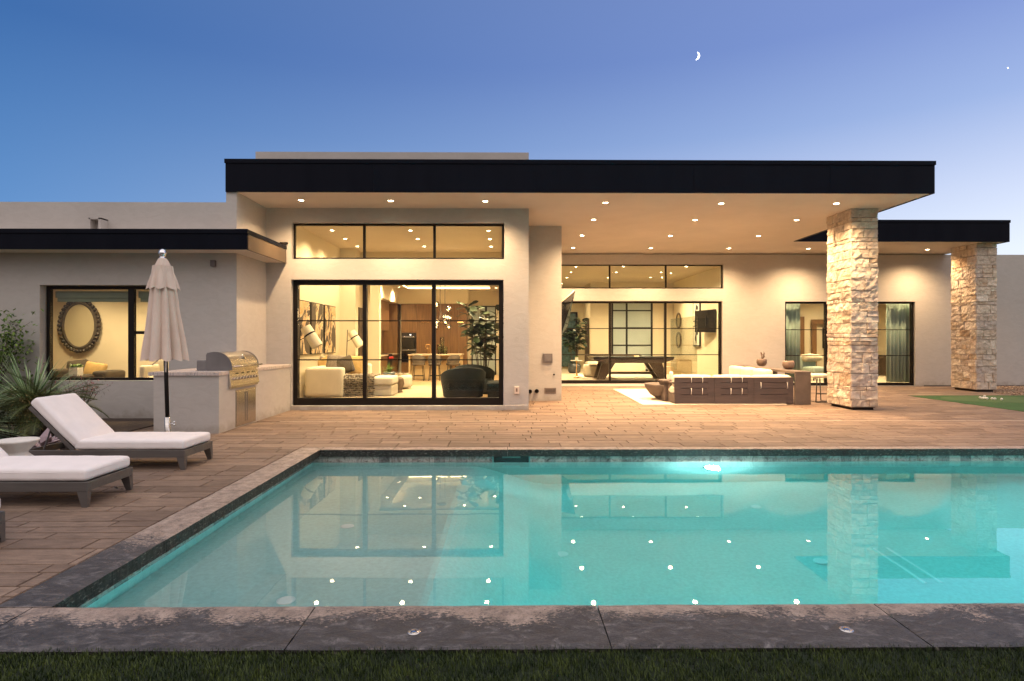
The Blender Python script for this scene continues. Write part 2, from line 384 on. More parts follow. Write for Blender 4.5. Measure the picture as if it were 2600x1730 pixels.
def tile_mat():
    m, t, p = mat_base('waterline_marble_tile'); a = t.nodes.new('ShaderNodeAttribute'); a.attribute_name = 'tone'
    w = t.nodes.new('ShaderNodeVectorMath'); w.operation = 'ADD'; t.links.new(coords(t, (1, 1, 1), 'World'), w.inputs[0])
    cx = t.nodes.new('ShaderNodeCombineXYZ'); t.links.new(math_n(t, 'MULTIPLY', a.outputs['Fac'], 40), cx.inputs[2]); t.links.new(cx.outputs[0], w.inputs[1])
    v = noise_n(t, w.outputs[0], 6, 5, .6, 3)
    c = ramp_n(t, v, [(.3, (.14, .12, .11)), (.45, (.36, .30, .27)), (.55, (.52, .47, .43)), (.7, (.24, .22, .22))])
    c = mix_n(t, 1, c, ramp_n(t, a.outputs['Fac'], [(0, (.55, .55, .58)), (1, (1.25, 1.22, 1.2))]), 'MULTIPLY')
    t.links.new(c, p.inputs['Base Color']); p.inputs['Roughness'].default_value = .2; return m
M_TILE = tile_mat()
M_PLAST = M_('pebble_pool_plaster', (.50, .74, .70), .8, var=.06, vs=1.2, fine=.18, bump=.2, bs=120)
# finer pebbles
def stone_mat():
    m, t, p = mat_base('rough_limestone'); a = t.nodes.new('ShaderNodeAttribute'); a.attribute_name = 'tone'
    c = ramp_n(t, a.outputs['Fac'], [(0, (.50, .38, .27)), (.12, (.58, .49, .39)), (.5, (.54, .47, .42)), (.75, (.66, .57, .46)), (1, (.74, .66, .56))])
    w = coords(t, (1, 1, 1), 'World')
    c = mix_n(t, .7, c, ramp_n(t, noise_n(t, w, 9, 7, .65, .5), [(.3, (.68, .62, .58)), (.7, (1.25, 1.22, 1.2))]), 'MULTIPLY')
    c = mix_n(t, .35, c, ramp_n(t, noise_n(t, w, 3.3, 4, .6), [(.5, (1, 1, 1)), (.68, (1.12, .88, .66))]), 'MULTIPLY')
    t.links.new(c, p.inputs['Base Color']); p.inputs['Roughness'].default_value = .9; p.inputs['Specular IOR Level'].default_value = .2
    bump_n(t, p, noise_n(t, w, 22, 7, .7, .6), .8, .03); return m
M_STONE = stone_mat()
def water_mat():
    m, t, p = mat_base('pool_water'); t.nodes.remove(p)
    g = t.nodes.new('ShaderNodeBsdfGlass'); g.inputs['IOR'].default_value = 1.5; g.inputs['Roughness'].default_value = 0
    g.inputs['Color'].default_value = (1, 1, 1, 1)
    n = noise_n(t, coords(t, (1, 1.6, 1), 'World'), 1.1, 2, .5)
    b = t.nodes.new('ShaderNodeBump'); b.inputs['Strength'].default_value = .012; b.inputs['Distance'].default_value = .05
    t.links.new(n, b.inputs['Height']); t.links.new(b.outputs[0], g.inputs['Normal'])
    va = t.nodes.new('ShaderNodeVolumeAbsorption'); va.inputs['Color'].default_value = (.10, .90, .90, 1); va.inputs['Density'].default_value = .36
    o = t.nodes['Material Output']; t.links.new(g.outputs[0], o.inputs['Surface']); t.links.new(va.outputs[0], o.inputs['Volume']); return m
M_WATER = water_mat()
def art_mat(seed):
    m, t, p = mat_base('abstract_canvas'); co = coords(t, (1, 1.2, .7), 'World')
    mp = t.nodes.new('ShaderNodeVectorMath'); mp.operation = 'ADD'; mp.inputs[1].default_value = (0, seed * 3.1, seed); t.links.new(co, mp.inputs[0])
    n = noise_n(t, mp.outputs[0], 1.5, 8, .62, .8)
    c = ramp_n(t, n, [(.38, (.05, .035, .02)), (.475, (.06, .045, .03)), (.485, (.60, .47, .30)), (.515, (.62, .50, .33)), (.535, (.50, .25, .06)), (.565, (.58, .46, .30)), (.58, (.05, .035, .025))], 'LINEAR')
    t.links.new(c, p.inputs['Base Color']); p.inputs['Roughness'].default_value = .7; return m

# ================================================================ ground, patio, pool
PX0, PX1, PY0, PY1 = -2.63, 11.6, 3.44, 8.35      # inner edge of the coping
WZ = -.18                                          # water level
m = MB()
for (a, b, c, d) in ((-400, PX0 - .1, -400, 600), (PX1 + .1, 400, -400, 600), (PX0 - .1, PX1 + .1, -400, PY0 - .1), (PX0 - .1, PX1 + .1, PY1 + .1, 600)):
    m.quad((a, c, -.06), (b, c, -.06), (b, d, -.06), (a, d, -.06))
tag(m.build('ground', M_('bare_soil', (.12, .09, .06), .95, var=.3, vs=2, bump=.3)), kind='structure')

def pavers():
    m = MB(); y = PY0 - .6 + 0.0
    R = random.Random(3)
    def run(x0, x1, y0, y1):
        x = x0 - R.random() * .5
        while x < x1:
            L = R.choice((.45, .6, .6, .75, .9)); a = max(x, x0) + .004; b = min(x + L, x1) - .004; x += L
            if b - a < .03: continue
            z = R.uniform(-.0012, .0012); c, d = y0 + .004, y1 - .004; e = .005
            tn = min(1, max(0, R.gauss(.5, .24)))
            m.add([(a, c, z - .02), (b, c, z - .02), (b, d, z - .02), (a, d, z - .02), (a + e, c + e, z), (b - e, c + e, z), (b - e, d - e, z), (a + e, d - e, z)],
                  [(4, 5, 6, 7), (0, 1, 5, 4), (1, 2, 6, 5), (2, 3, 7, 6), (3, 0, 4, 7)], tn)
    y = 1.5; stops = [PY1 + .215, 11.24, 11.30, 16.45, 19.8]
    while y < 19.79:
        h = R.choice((.15, .22, .22, .30)); y1 = y + h
        nx = min(q for q in stops if q > y + 1e-4)
        if y1 > nx - .1: y1 = nx
        if abs(y - 11.24) > .01:
            if y < PY1 + .214: run(-11, -2.957, y, y1)
            else: run(-11, 11.2 if y < 16.44 else 20, y, y1)
        y = y1
    return m
tag(pavers().build('patio', M_PAVER), kind='structure')
m = MB()
m.box(-11.2, -2.95, 1.4, 19.75, -.05, -.012); m.box(-2.95, 11.2, PY1 + .2, 19.75, -.05, -.012); m.box(11.2, 20, 16.4, 19.75, -.05, -.0121)
tag(m.build('patio_bed', M_SAND), kind='structure')
m = MB(); m.box(-4.3, 11.2, 11.243, 11.262, -.01, .002); m.box(-4.3, 11.2, 11.278, 11.297, -.01, .002)
for k in range(320): m.box(-4.28 + k * .048, -4.28 + k * .048 + .02, 11.262, 11.278, -.01, 0)
dr = m.build('drain_channel', M_('pale_drain_grate', (.45, .36, .28), .5, var=.15)); tag(dr, 'long thin pale drain channel set in the pavers across the patio', 'drain')

# coping stones
def coping():
    m = MB()
    g = .004
    def blk(x0, x1, y0, y1, tn):
        # subdivided slab with slightly worn edges
        nx = max(2, int((x1 - x0) / .04)); ny = max(2, int((y1 - y0) / .04))
        z1 = 0.004; z0 = -.10; vs = []; fs = []
        for j in range(ny + 1):
            for i in range(nx + 1):
                xx = x0 + (x1 - x0) * i / nx; yy = y0 + (y1 - y0) * j / ny
                e = min(xx - x0, x1 - xx, yy - y0, y1 - yy); q = Vector((xx * 3, yy * 3, 1))
                zz = z1 + noise.noise(q) * .0035 - (.007 if e < .001 else 0)
                if e < .001:
                    w = noise.noise(Vector((xx * 9, yy * 9, 4))) * .005
                    if i == 0: xx += abs(w)
                    if i == nx: xx -= abs(w)
                    if j == 0: yy += abs(w)
                    if j == ny: yy -= abs(w)
                vs.append((xx, yy, zz))
        for j in range(ny):
            for i in range(nx):
                a = j * (nx + 1) + i; fs.append((a, a + 1, a + nx + 2, a + nx + 1))
        rim = [i for i in range(nx + 1)] + [j * (nx + 1) + nx for j in range(1, ny + 1)] + [ny * (nx + 1) + i for i in range(nx - 1, -1, -1)] + [j * (nx + 1) for j in range(ny - 1, 0, -1)]
        o = len(vs)
        for r in rim:
            vv = vs[r]; vs.append((vv[0], vv[1], z0))
        n = len(rim)
        for k in range(n): fs.append((rim[(k + 1) % n], rim[k], o + k, o + (k + 1) % n))
        m.add(vs, fs, tn)
    xs = [-6.0, -4.36, -2.735, -1.105, .53, 2.15, 3.78, 5.41, 7.04, 8.67, 10.3, 11.95]
    for a, b in zip(xs, xs[1:]): blk(a + g / 2, b - g / 2, 2.95, PY0, .5)
    ys = [PY0, 4.95, 6.5, 8.03]
    ys = [3.444, 4.6, 6.1, 7.4, PY1 + .21]
    for a, b in zip(ys, ys[1:]): blk(-2.955, PX0, a + g / 2, b - g / 2, .5); blk(PX1, PX1 + .31, a + g / 2, b - g / 2, .5)
    xs = [PX0 + g, -1.6, 0.02, 1.6, 3.2, 4.8, 6.4, 8.0, 9.6, 11.59]
    for a, b in zip(xs, xs[1:]): blk(a + g / 2, b - g / 2, PY1, PY1 + .21, .5)
    return m
tag(coping().build('pool_coping', M_COPE, smooth=False), kind='structure')

# pool shell
SX = -.60                                # end of the shallow tanning shelf
ix0, ix1, iy0, iy1 = PX0 - .12, PX1 + .06, PY0 - .06, PY1 + .06
m = MB()
SZ, DZ = -.52, -1.75
m.quad((ix0, iy0, SZ), (SX, iy0, SZ), (SX, iy1, SZ), (ix0, iy1, SZ))
SB = .62
sl_ = [(SX + (SB - SX) * t, SZ + (DZ - SZ) * (t * t * (3 - 2 * t))) for t in [i / 24 for i in range(25)]]
ms_ = MB()
for (a, b), (c, d) in zip(sl_, sl_[1:]): ms_.quad((a, iy0, b), (c, iy0, d), (c, iy1, d), (a, iy1, b))
m.quad((SB, iy0, DZ), (ix1, iy0, DZ), (ix1, iy1, DZ), (SX, iy1, DZ))
m.quad((ix0, iy1, SZ), (ix1, iy1, SZ), (ix1, iy1, -.262), (ix0, iy1, -.262)); m.quad((SX, iy1, DZ), (ix1, iy1, DZ), (ix1, iy1, SZ), (SX, iy1, SZ))
m.quad((ix0, iy0, SZ), (ix1, iy0, SZ), (ix1, iy0, -.262), (ix0, iy0, -.262)); m.quad((SX, iy0, DZ), (ix1, iy0, DZ), (ix1, iy0, SZ), (SX, iy0, SZ))
m.quad((ix0, iy0, SZ), (ix0, iy1, SZ), (ix0, iy1, -.262), (ix0, iy0, -.262)); m.quad((ix1, iy0, DZ), (ix1, iy1, DZ), (ix1, iy1, -.262), (ix1, iy0, -.262))
tag(m.build('pool_basin', M_PLAST), kind='structure'); tag(ms_.build('pool_slope', M_PLAST, smooth=True), kind='structure')
m = MB(); R = random.Random(5); T = .157
def trow(p0, d, n, nrm):
    p0 = Vector(p0); d = Vector(d); nrm = Vector(nrm)
    for k in range(n):
        a = p0 + d * (k * T + .0015) + nrm * .0; b = p0 + d * ((k + 1) * T - .0015)
        m.quad((a.x, a.y, -.262), (b.x, b.y, -.262), (b.x, b.y, -.095), (a.x, a.y, -.095), tone=R.random())
trow((ix0, iy1 - .004, 0), (1, 0, 0), 91, (0, -1, 0)); trow((ix0, iy0 + .004, 0), (1, 0, 0), 91, (0, 1, 0))
trow((ix0 + .004, iy0, 0), (0, 1, 0), 32, (1, 0, 0)); trow((ix1 - .004, iy0, 0), (0, 1, 0), 32, (-1, 0, 0))
tag(m.build('waterline_tiles', M_TILE), kind='structure')
m = MB(); m.quad((ix0, iy1 + .001, -.262), (ix1, iy1 + .001, -.262), (ix1, iy1 + .001, -.06), (ix0, iy1 + .001, -.06)); m.quad((ix0 - .001, iy0, -.262), (ix0 - .001, iy1, -.262), (ix0 - .001, iy1, -.06), (ix0 - .001, iy0, -.06))
m.quad((ix1 + .001, iy0, -.262), (ix1 + .001, iy1, -.262), (ix1 + .001, iy1, -.06), (ix1 + .001, iy0, -.06)); m.quad((ix0, iy0 - .001, -.262), (ix1, iy0 - .001, -.262), (ix1, iy0 - .001, -.06), (ix0, iy0 - .001, -.06))
tag(m.build('tile_grout', M_('tile_grout', (.35, .32, .30), .8)), kind='structure')
m = MB(); m.box(ix0 - .03, ix1 + .03, iy0 - .03, iy1 + .03, -1.9, WZ)
tag(m.build('pool_water', M_WATER), kind='structure')

# pool lamp, skimmer, fittings
e = empty('pool_light', (2.92, iy1 - .01, -.62), 0, 'round glowing underwater lamp in the far pool wall', 'pool light')
m = MB(); m.lathe([(.125, .0), (.125, -.025), (.10, -.03)], (0, 0, 0), 32, axis='Y', cap=False); m.build('rim', M_CHROME, e)
m = MB(); m.lathe([(.10, -.02), (.05, -.035), (.001, -.04)], (0, 0, 0), 32, axis='Y', cap=False); m.build('lens', emit('pool_lamp_lens', (.75, 1, .98), 90), e)
POOLC = (.50, .96, 1.0)
lamp('pool_lamp', 'SPOT', (0, -.06, 0), 420 * K_POOL, POOLC, e, (-.05, -1, -.10), spot_size=math.radians(168), spot_blend=.6, shadow_soft_size=.09)
lamp('pool_lamp_glow', 'POINT', (0, -.20, .05), 60, (.75, 1, 1), e, shadow_soft_size=.06)
e = empty('pool_light', (8.6, iy1 - .01, -.62), 0, 'unseen extra pool lamp in the far wall beyond the right frame edge', 'pool light')
m = MB(); m.lathe([(.125, .0), (.125, -.025), (.10, -.03)], (0, 0, 0), 32, axis='Y', cap=False); m.build('rim', M_CHROME, e)
lamp('pool_lamp', 'SPOT', (0, -.06, 0), 260 * K_POOL, POOLC, e, (0, -1, -.10), spot_size=math.radians(168), spot_blend=.6, shadow_soft_size=.09)  # unseen extra lamp, brightens the right end of the basin
sx = X_(1298, iy1)
sk = empty('pool_skimmer', (sx, iy1, -.16), 0, 'dark skimmer opening in the tile line under the far coping', 'skimmer')
m = MB(); m.box(-.27, .27, -.012, -.006, -.09, .06); m.build('skimmer_mouth', M_GLOSSB, sk)
m = MB(); m.box(-.13, .13, -.03, -.012, .035, .055); m.box(-.27, -.25, -.02, -.005, -.09, .06); m.box(.25, .27, -.02, -.005, -.09, .06); m.build('skimmer_flap', M_('teal_plastic', (.10, .28, .27), .5), sk)
def floorpt(u, v, zf):
    """where a pixel's ray, bent at the water, meets the pool floor"""
    p = onZ(u, v, WZ); d = ray(u, v).normalized(); n = Vector((0, 0, 1)); r = 1 / 1.5; c = -n.dot(d)
    t = d * r + n * (r * c - math.sqrt(1 - r * r * (1 - c * c))); return p + t * ((zf - WZ) / t.z)
M_FIT = M_('white_pool_fitting', (.85, .88, .86), .4, var=.02)
names = ['on the shelf reflecting the left glass panel', 'at the near edge below the left wing reflection', 'beside the pier reflection in mid pool', 'near the far edge right of the lamp glow',
         'below the wall block reflection', 'left of the near stone column reflection']
for k, (u, v, zf) in enumerate(((882, 1337, SZ), (726, 1526, SZ), (1336, 1263, DZ), (1920, 1288, DZ), (1427, 1408, DZ), (2083, 1426, DZ))):
    p = floorpt(u, v, zf); m = MB(); m.lathe([(.065, 0), (.065, .012), (.05, .018), (.0005, .02)], (0, 0, 0), 24)
    tag(m.build('floor_return', M_FIT, smooth=False, loc=(p.x, p.y, zf + .003)), 'white round fitting on the pool floor ' + names[k], 'pool fitting', 'return fittings on the pool floor')
p0 = floorpt(2234, 1392, DZ); p1 = floorpt(2371, 1481, DZ)
dr = empty('main_drain', (p0.x, p0.y, DZ + .003), 0, 'long twin slot drain on the deep pool floor at right', 'pool drain')
dv = p1 - p0; ang = math.atan2(dv.y, dv.x); LL = dv.length
for s in (-.07, .07):
    m = MB(); m.box(0, LL, s - .012, s + .012, 0, .012, M=Matrix.Rotation(ang, 4, 'Z')); m.build('drain_slot', M_FIT, dr)

# deck anchors in the near coping
for k, (u, v, r, lb) in enumerate(((1051, 1606, .035, 'round metal deck anchor in the near coping left of centre'), (2149, 1600, .035, 'round metal deck anchor in the near coping at right'))):
    p = onZ(u, v, .005); a = empty('deck_anchor', (p.x, p.y, .004), 0, lb, 'anchor', 'anchors in the near coping')
    m = MB(); m.lathe([(r, 0), (r, .004), (r * .8, .007), (r * .5, .006)], (0, 0, 0), 28); m.build('flange', M_STEEL, a)
    m = MB(); m.lathe([(r * .48, .006), (r * .45, .011), (.0005, .012)], (0, 0, 0), 20); m.build('cap', M_CHROME, a)

# lawn in front
def lawn():
    R = random.Random(11); m = MB()
    for k in range(125000):
        x = R.uniform(-5, 6); y = R.uniform(2.0, 2.965); h = R.uniform(.018, .038) * (1 + .35 * noise.noise(Vector((x * 14, y * 14, 3)))); a = R.uniform(0, 2 * PI); l = R.uniform(.0, .022)
        w = R.uniform(.0012, .0024); dx, dy = math.cos(a), math.sin(a); z = -.022
        tx, ty = x + dx * l, y + dy * l; px, py = -dy * w, dx * w
        m.add([(x - px, y - py, z), (x + px, y + py, z), ((x + tx) / 2 + px * .8 + dx * .002, (y + ty) / 2 + py * .8, z + h * .6), ((x + tx) / 2 - px * .8, (y + ty) / 2 - py * .8, z + h * .6), (tx, ty, z + h)],
              [(0, 1, 2, 3), (3, 2, 4)], min(1, max(0, R.gauss(.35, .22) + .5 * noise.noise(Vector((x * 6, y * 6, 0))))))
    return m
tag(lawn().build('lawn_grass', L_GRASS), 'dark short green grass blades along the near coping', 'grass', kind='stuff')
tag(B('lawn', M_('lawn_soil', (.010, .018, .005), .95, var=.4, vs=12, bump=.5, bs=80), -14, 16, -10, 2.948, -.07, -.02), kind='structure')

# putting turf, gravel and balls at right
tag(B('putting_green', M_('artificial_turf', (.028, .085, .016), .95, var=.25, vs=2.5, bump=.6, bs=160, fine=.25), 11.22, 24, 8, 16.38, -.055, .004), kind='structure')
m = MB(); m.lathe([(1.15, 0), (1.15, .004), (.001, .005)], (0, 0, 0), 40); o = m.build('putting_circle', M_('short_turf', (.06, .11, .03), .95, var=.2, vs=5, fine=.2), loc=(12.9, 15.3, .002)); o.scale = (1.25, .75, 1)
tag(o, kind='structure')
R = random.Random(2); m = MB()
for k in range(5200):
    x, y = R.uniform(14.3, 19.8), R.uniform(16.5, 19.6)
    if x < 14.8 and y > 17.3: continue
    r = R.uniform(.012, .03); m.ball((x, y, .0 + r * .5), (r * R.uniform(.8, 1.5), r, r * .7), 6, 3, tone=R.random())
gm = leafm('tan_gravel', (.16, .09, .055), (.50, .36, .24), .85)
tag(m.build('gravel', gm), 'tan river gravel beside the right stone column', 'gravel', kind='stuff')
for (u, v) in ((2489, 1011), (2494, 1012.4), (2496, 1012), (2501, 1012.4), (2506, 1013), (2519, 1013.4), (2526, 1014), (2543, 1015), (2500, 1007.5)):
    p = onZ(u, v, .025); m = MB(); m.ball((0, 0, 0), .021 * 1.5, 14, 10)
    tag(m.build('golf_ball', M_BASKET, smooth=True, loc=(p.x, p.y, .036)), 'small white golf ball lying on the putting green', 'golf ball', 'golf balls on the green')

# ================================================================ the house
H = empty('house', (0, 13, 0), 0, 'single-storey stucco house with flat dark-edged roofs, lit windows and two stone columns', 'house')
H.location = (0, 0, 0)
CZ = 4.46            # soffit height
def wall_y(name, mat, x0, x1, z0, z1, y, th, ops, parent=H):
    """wall facing -Y with rectangular openings and real reveals"""
    xs = sorted({x0, x1, *[o[0] for o in ops], *[o[1] for o in ops]}); zs = sorted({z0, z1, *[o[2] for o in ops], *[o[3] for o in ops]})
    m = MB()
    for a, b in zip(xs, xs[1:]):
        for c, d in zip(zs, zs[1:]):
            if any(o[0] <= a and b <= o[1] and o[2] <= c and d <= o[3] for o in ops): continue
            m.quad((a, y, c), (b, y, c), (b, y, d), (a, y, d)); m.quad((a, y + th, c), (a, y + th, d), (b, y + th, d), (b, y + th, c))
    for (a, b, c, d) in ops:
        m.quad((a, y, c), (a, y, d), (a, y + th, d), (a, y + th, c)); m.quad((b, y, c), (b, y + th, c), (b, y + th, d), (b, y, d))
        m.quad((a, y, d), (b, y, d), (b, y + th, d), (a, y + th, d)); m.quad((a, y, c), (a, y + th, c), (b, y + th, c), (b, y, c))
    m.quad((x0, y, z0), (x0, y + th, z0), (x0, y + th, z1), (x0, y, z1)); m.quad((x1, y, z0), (x1, y, z1), (x1, y + th, z1), (x1, y + th, z0))
    m.quad((x0, y, z1), (x1, y, z1), (x1, y + th, z1), (x0, y + th, z1))
    return m.build(name, mat, parent)
def glazing(name, y, x0, x1, z0, z1, mull, fw, mw, bars=(), bot=None, dep=.07, parent=H, label=None):
    """framed glazing: outer frame, mullions, thin glazing bars and one pane per light"""
    m = MB(); bot = bot or fw
    m.box(x0, x0 + fw, y, y + dep, z0, z1); m.box(x1 - fw, x1, y, y + dep, z0, z1)
    m.box(x0 + fw, x1 - fw, y + .002, y + dep, z1 - fw, z1); m.box(x0 + fw, x1 - fw, y + .002, y + dep, z0, z0 + bot)
    for q in mull: m.box(q - mw / 2, q + mw / 2, y + .004, y + dep - .002, z0 + bot, z1 - fw)
    w = m.build(name, M_BRONZE, parent)
    if label: w['label'] = label
    es = [x0 + fw] + [v for q in mull for v in (q - mw / 2, q + mw / 2)] + [x1 - fw]
    for k in range(0, len(es), 2):
        a, b = es[k], es[k + 1]
        p = MB(); p.box(a + .001, b - .001, y + .035, y + .041, z0 + bot, z1 - fw); p.build('pane', M_GLASS, w)
        if bars:
            for zz in bars:
                g = MB(); g.box(a, b, y + .02, y + .034, zz - .013, zz + .013); g.build('glazing_bar', M_BRONZE, w)
    return w
# --- main block
YM = 13.07; YW = 11.64; YB = 15.08; YF = 19.74; XL = -5.284; XR = X_(1342.5, YM)
yg = YM + .11
sl = (X_(744.5, yg), X_(1277.5, yg), Z_(1029, yg), Z_(713, yg))
cl = (X_(745.5, yg), X_(1279.5, yg), Z_(659, yg), Z_(570, yg))
wall_y('wall', MS, XL, XR, 0, 5.70, YM, .30, [(sl[0] - .01, sl[1] + .01, sl[2], sl[3] + .01), (cl[0] - .01, cl[1] + .01, cl[2] - .01, cl[3] + .01)])
hb = (Z_(815, yg), Z_(914, yg))
glazing('sliding_door', yg, *sl, [X_(925.5, yg), X_(1101, yg)], .095, .085, hb, bot=.16, dep=.14)
glazing('window', yg, *cl, [X_(924.5, yg), X_(1103, yg)], .035, .055, bot=.035)
B('sill', MS, sl[0] - .01, sl[1] + .01, YM - .01, YM + .29, .0, sl[2] - .003, H)
B('wall', MS, XR - .3, XR, YM + .30, YB, 0, 5.70, H)
B('wall', MS, -5.515, XR, YM + .3, 25.6, CZ + .5, 5.69, H)           # upper mass of the great room
B('wall', MS, -5.52, XL, YM, YM + .3, 5.0, 5.70, H)
pl = B('plinth', MS, X_(1279, YM) + .01, XR - .02, YM - .035, YM - .002, 0, .115, H, bevel=.008)
# --- block beside the covered patio (television wall)
XB = X_(1425.8, YB)
B('wall', MS, XR + .002, XB, YB, YF - .002, 0, CZ + .05, H)
# --- far wall
yf = YF + .06
s2 = (X_(1408, yf), X_(1831, yf), Z_(974.5, yf), Z_(765.5, yf)); c2 = (X_(1408, yf), X_(1834.5, yf), Z_(732.5, yf), Z_(672.5, yf))
s3 = (X_(1992, yf), X_(2320, yf), Z_(980, yf), Z_(766.5, yf))
wall_y('wall', MS, XR + .01, 24, 0, CZ - .03, YF, .30, [(s2[0], s2[1] + .02, s2[2], s2[3] + .01), (c2[0], c2[1] + .01, c2[2] - .01, c2[3] + .01), (s3[0] - .01, s3[1] + .01, s3[2], s3[3] + .01)])
hb2 = (Z_(834.7, yf), Z_(901.3, yf))
glazing('sliding_door', yf, *s2, [X_(1549, yf), X_(1690.2, yf)], .06, .065, hb2, bot=.11, dep=.12)
glazing('window', yf, *c2, [X_(1548.3, yf), X_(1691, yf)], .03, .05)
glazing('sliding_door', yf, *s3, [X_(2099, yf), X_(2213, yf)], .055, .08, (Z_(837.5, yf), Z_(903.5, yf)), bot=.09, dep=.12)
B('sill', M_TRIMW, s2[0], s2[1] + .02, YF - .012, YF + .06, .01, s2[2] - .003, H)
B('wall_base', M_('dark_flashing', (.08, .075, .07), .7), s3[1] + .3, 24, YF - .008, YF + .1, 0, .035, H)
# --- left wing
yw = YW + .13
w1 = (X_(118, yw), X_(437, yw), Z_(965, yw), Z_(728, yw))
wall_y('wall', MS, -16, XL, 0, 4.25, YW, .30, [(w1[0] - .03, w1[1] + .01, w1[2] - .002, w1[3] + .01)])
B('wall', MS, -5.49, XL, YW, YW + .3, 4.25, CZ + .03, H)
B('wall', MS, XL - .3, XL, YW + .3, YM + .31, 0, 5.1, H)
B('wall', MS, -16, XL - .3, YM + 1.35, YM + 1.65, 0, 4.2, H)
def wing_win():
    x0, x1, z0, z1 = w1; xm = X_(332, yw)
    w = glazing('window', yw, x0, x1, z0, z1, [xm], .06, .11, bot=.05, dep=.09)
    g = MB(); zz = Z_(845, yw); g.box(xm + .055, x1 - .06, yw + .01, yw + .08, zz - .03, zz + .03); g.build('transom', M_BRONZE, w)
    return w
wing_win()
for a, b in ((w1[0] + .06, X_(332, yw) - .06), (X_(332, yw) + .06, w1[1] - .06)):
    m = MB(); m.box(a, b, yw + .15, yw + .22, w1[3] - .22, w1[3] - .09); m.box(a + .02, b - .02, yw + .18, yw + .186, w1[3] - .30, w1[3] - .2)
    tag(m.build('roller_blind', M_('olive_blind', (.26, .29, .18), .7)), 'rolled olive blind at the top of the wide left light' if a < -8 else 'rolled olive blind at the top of the narrow right light', 'blind')
# roofs
def roof(name, rects, z0, z1, mat, parent=H):
    m = MB()
    for (a, b, c, d) in rects: m.box(a, b, c, d, z0, z1)
    return m.build(name, mat, parent)
FX0, FX1 = -5.485, X_(2373.5, 11.6)
fz1 = Z_(404, 11.6, 600)
RX = 14.84
roof('soffit', [(FX0 + .03, FX1 - .03, 11.63, 17.3), (FX0 + .03, RX - .03, 17.3003, 26)], CZ, CZ + .35, M_SOFFIT)
m = MB()
def fas(m, x0, x1, y0, y1, z0, z1):
    m.box(x0, x1, y0, y1, z0, z1 - .08); m.box(x0 - .015, x1 + .015, y0 - .018, y1 + .015, z1 - .08, z1)
fas(m, FX0, FX1, 11.60, 11.64, CZ - .012, fz1)
m.box(FX0, FX0 + .04, 11.64, 26, CZ - .012, fz1 - .003); m.box(FX1 - .04, FX1, 11.64, 17.26, CZ - .012, fz1 - .003)
fas(m, FX1, RX, 17.26, 17.30, CZ - .012, fz1)
m.box(RX - .04, RX, 17.30, 26, CZ - .012, fz1 - .003)
m.box(FX0 + .04, FX1 - .04, 11.64, 17.3, fz1 - .12, fz1 - .05); m.box(FX0 + .04, RX - .04, 17.3, 26, fz1 - .121, fz1 - .051)
for xx in (-2.6, .56, 3.7, 6.4): m.box(xx, xx + .006, 11.594, 11.60, CZ - .01, fz1 - .082)
m.build('roof_fascia', MF, H)
# lower left roof
LZ0, LZ1 = Z_(634.9, 11.1), Z_(583.5, 11.1)
roof('soffit', [(-16, -4.87, 11.13, YM - .003)], LZ0 + .01, LZ1 - .05, M_SOFFIT)
m = MB(); fas(m, -16, -4.845, 11.1, 11.13, LZ0, LZ1); m.box(-4.87, -4.845, 11.13, YM - .002, LZ0, LZ1 - .08); m.box(-4.87, -4.830, 11.145, YM - .002, LZ1 - .08, LZ1 - .002)
m.build('roof_fascia', MF, H)
M_SIDEF = M_('satin_bronze_flashing', (.10, .072, .05), .45, .0, var=.1, spec=.4)
B('fascia_return', M_SIDEF, -4.8445, -4.840, 11.14, YM - .004, LZ0 + .002, LZ1 - .082, H)
B('flashing_bracket', M_BRONZE, -4.95, -4.80, YM - .1, YM - .004, LZ1 + .05, LZ1 + .07, H)
# roof scupper box, small wall boxes and outlets
m = MB(); p = atY(234, 580, YW - .1); q = atY(265, 556, YW - .1); a, b, c, d = p.x, q.x, LZ1 - .01, q.z
m.box(a, a + .03, YW - .2, YW, c, d); m.box(b - .05, b, YW - .2, YW, c, d); m.box(a, b, YW - .2, YW, d - .025, d + .01); m.box(a + .03, b - .05, YW - .03, YW - .01, c, d - .03)
m.build('scupper', MS, H)
def wallbox(name, mat, u0, u1, v0, v1, Y, dep, bev=.004):
    return B(name, mat, X_(u0, Y), X_(u1, Y), Y - dep, Y - .001, Z_(v1, Y), Z_(v0, Y), H, bevel=bev)
M_GREYM = M_('grey_painted_metal', (.16, .14, .14), .5, .3)
wallbox('wall_speaker', M_GREYM, 538.5, 549.5, 663, 679, YW, .08)
bx = wallbox('electrical_box', M_GREYM, 1379, 1402.5, 898, 921.5, YB, .05)
o = wallbox('electrical_box_door', M_('grey_metal_door', (.19, .17, .17), .5, .3), 1383, 1399, 902, 918, YB - .05, .006); 
wallbox('wall_vent', M_('vent_frame', (.20, .16, .14), .6), 1382, 1412, 985, 1000, YB, .015)
m = MB()
for k in range(11):
    xx = X_(1385.5 + k * 2.3, YB); m.box(xx, xx + .009, YB - .018, YB - .0151, Z_(997, YB), Z_(988, YB))
m.build('vent_slots', M_GLOSSB, H)
wallbox('outlet_cover', M_('cream_outlet', (.72, .60, .50), .5), 1306, 1318, 981, 1000, YM, .05)
wallbox('outlet', M_('brown_outlet', (.22, .14, .10), .5), 1310, 1314, 986, 995, YM - .05, .008)
m = MB(); m.lathe([(.024, 0), (.024, -.02), (.001, -.02)], (X_(1406.5, YB), YB, Z_(951.5, YB)), 16, axis='Y'); m.build('pipe_cap', M_BRONZE, H)
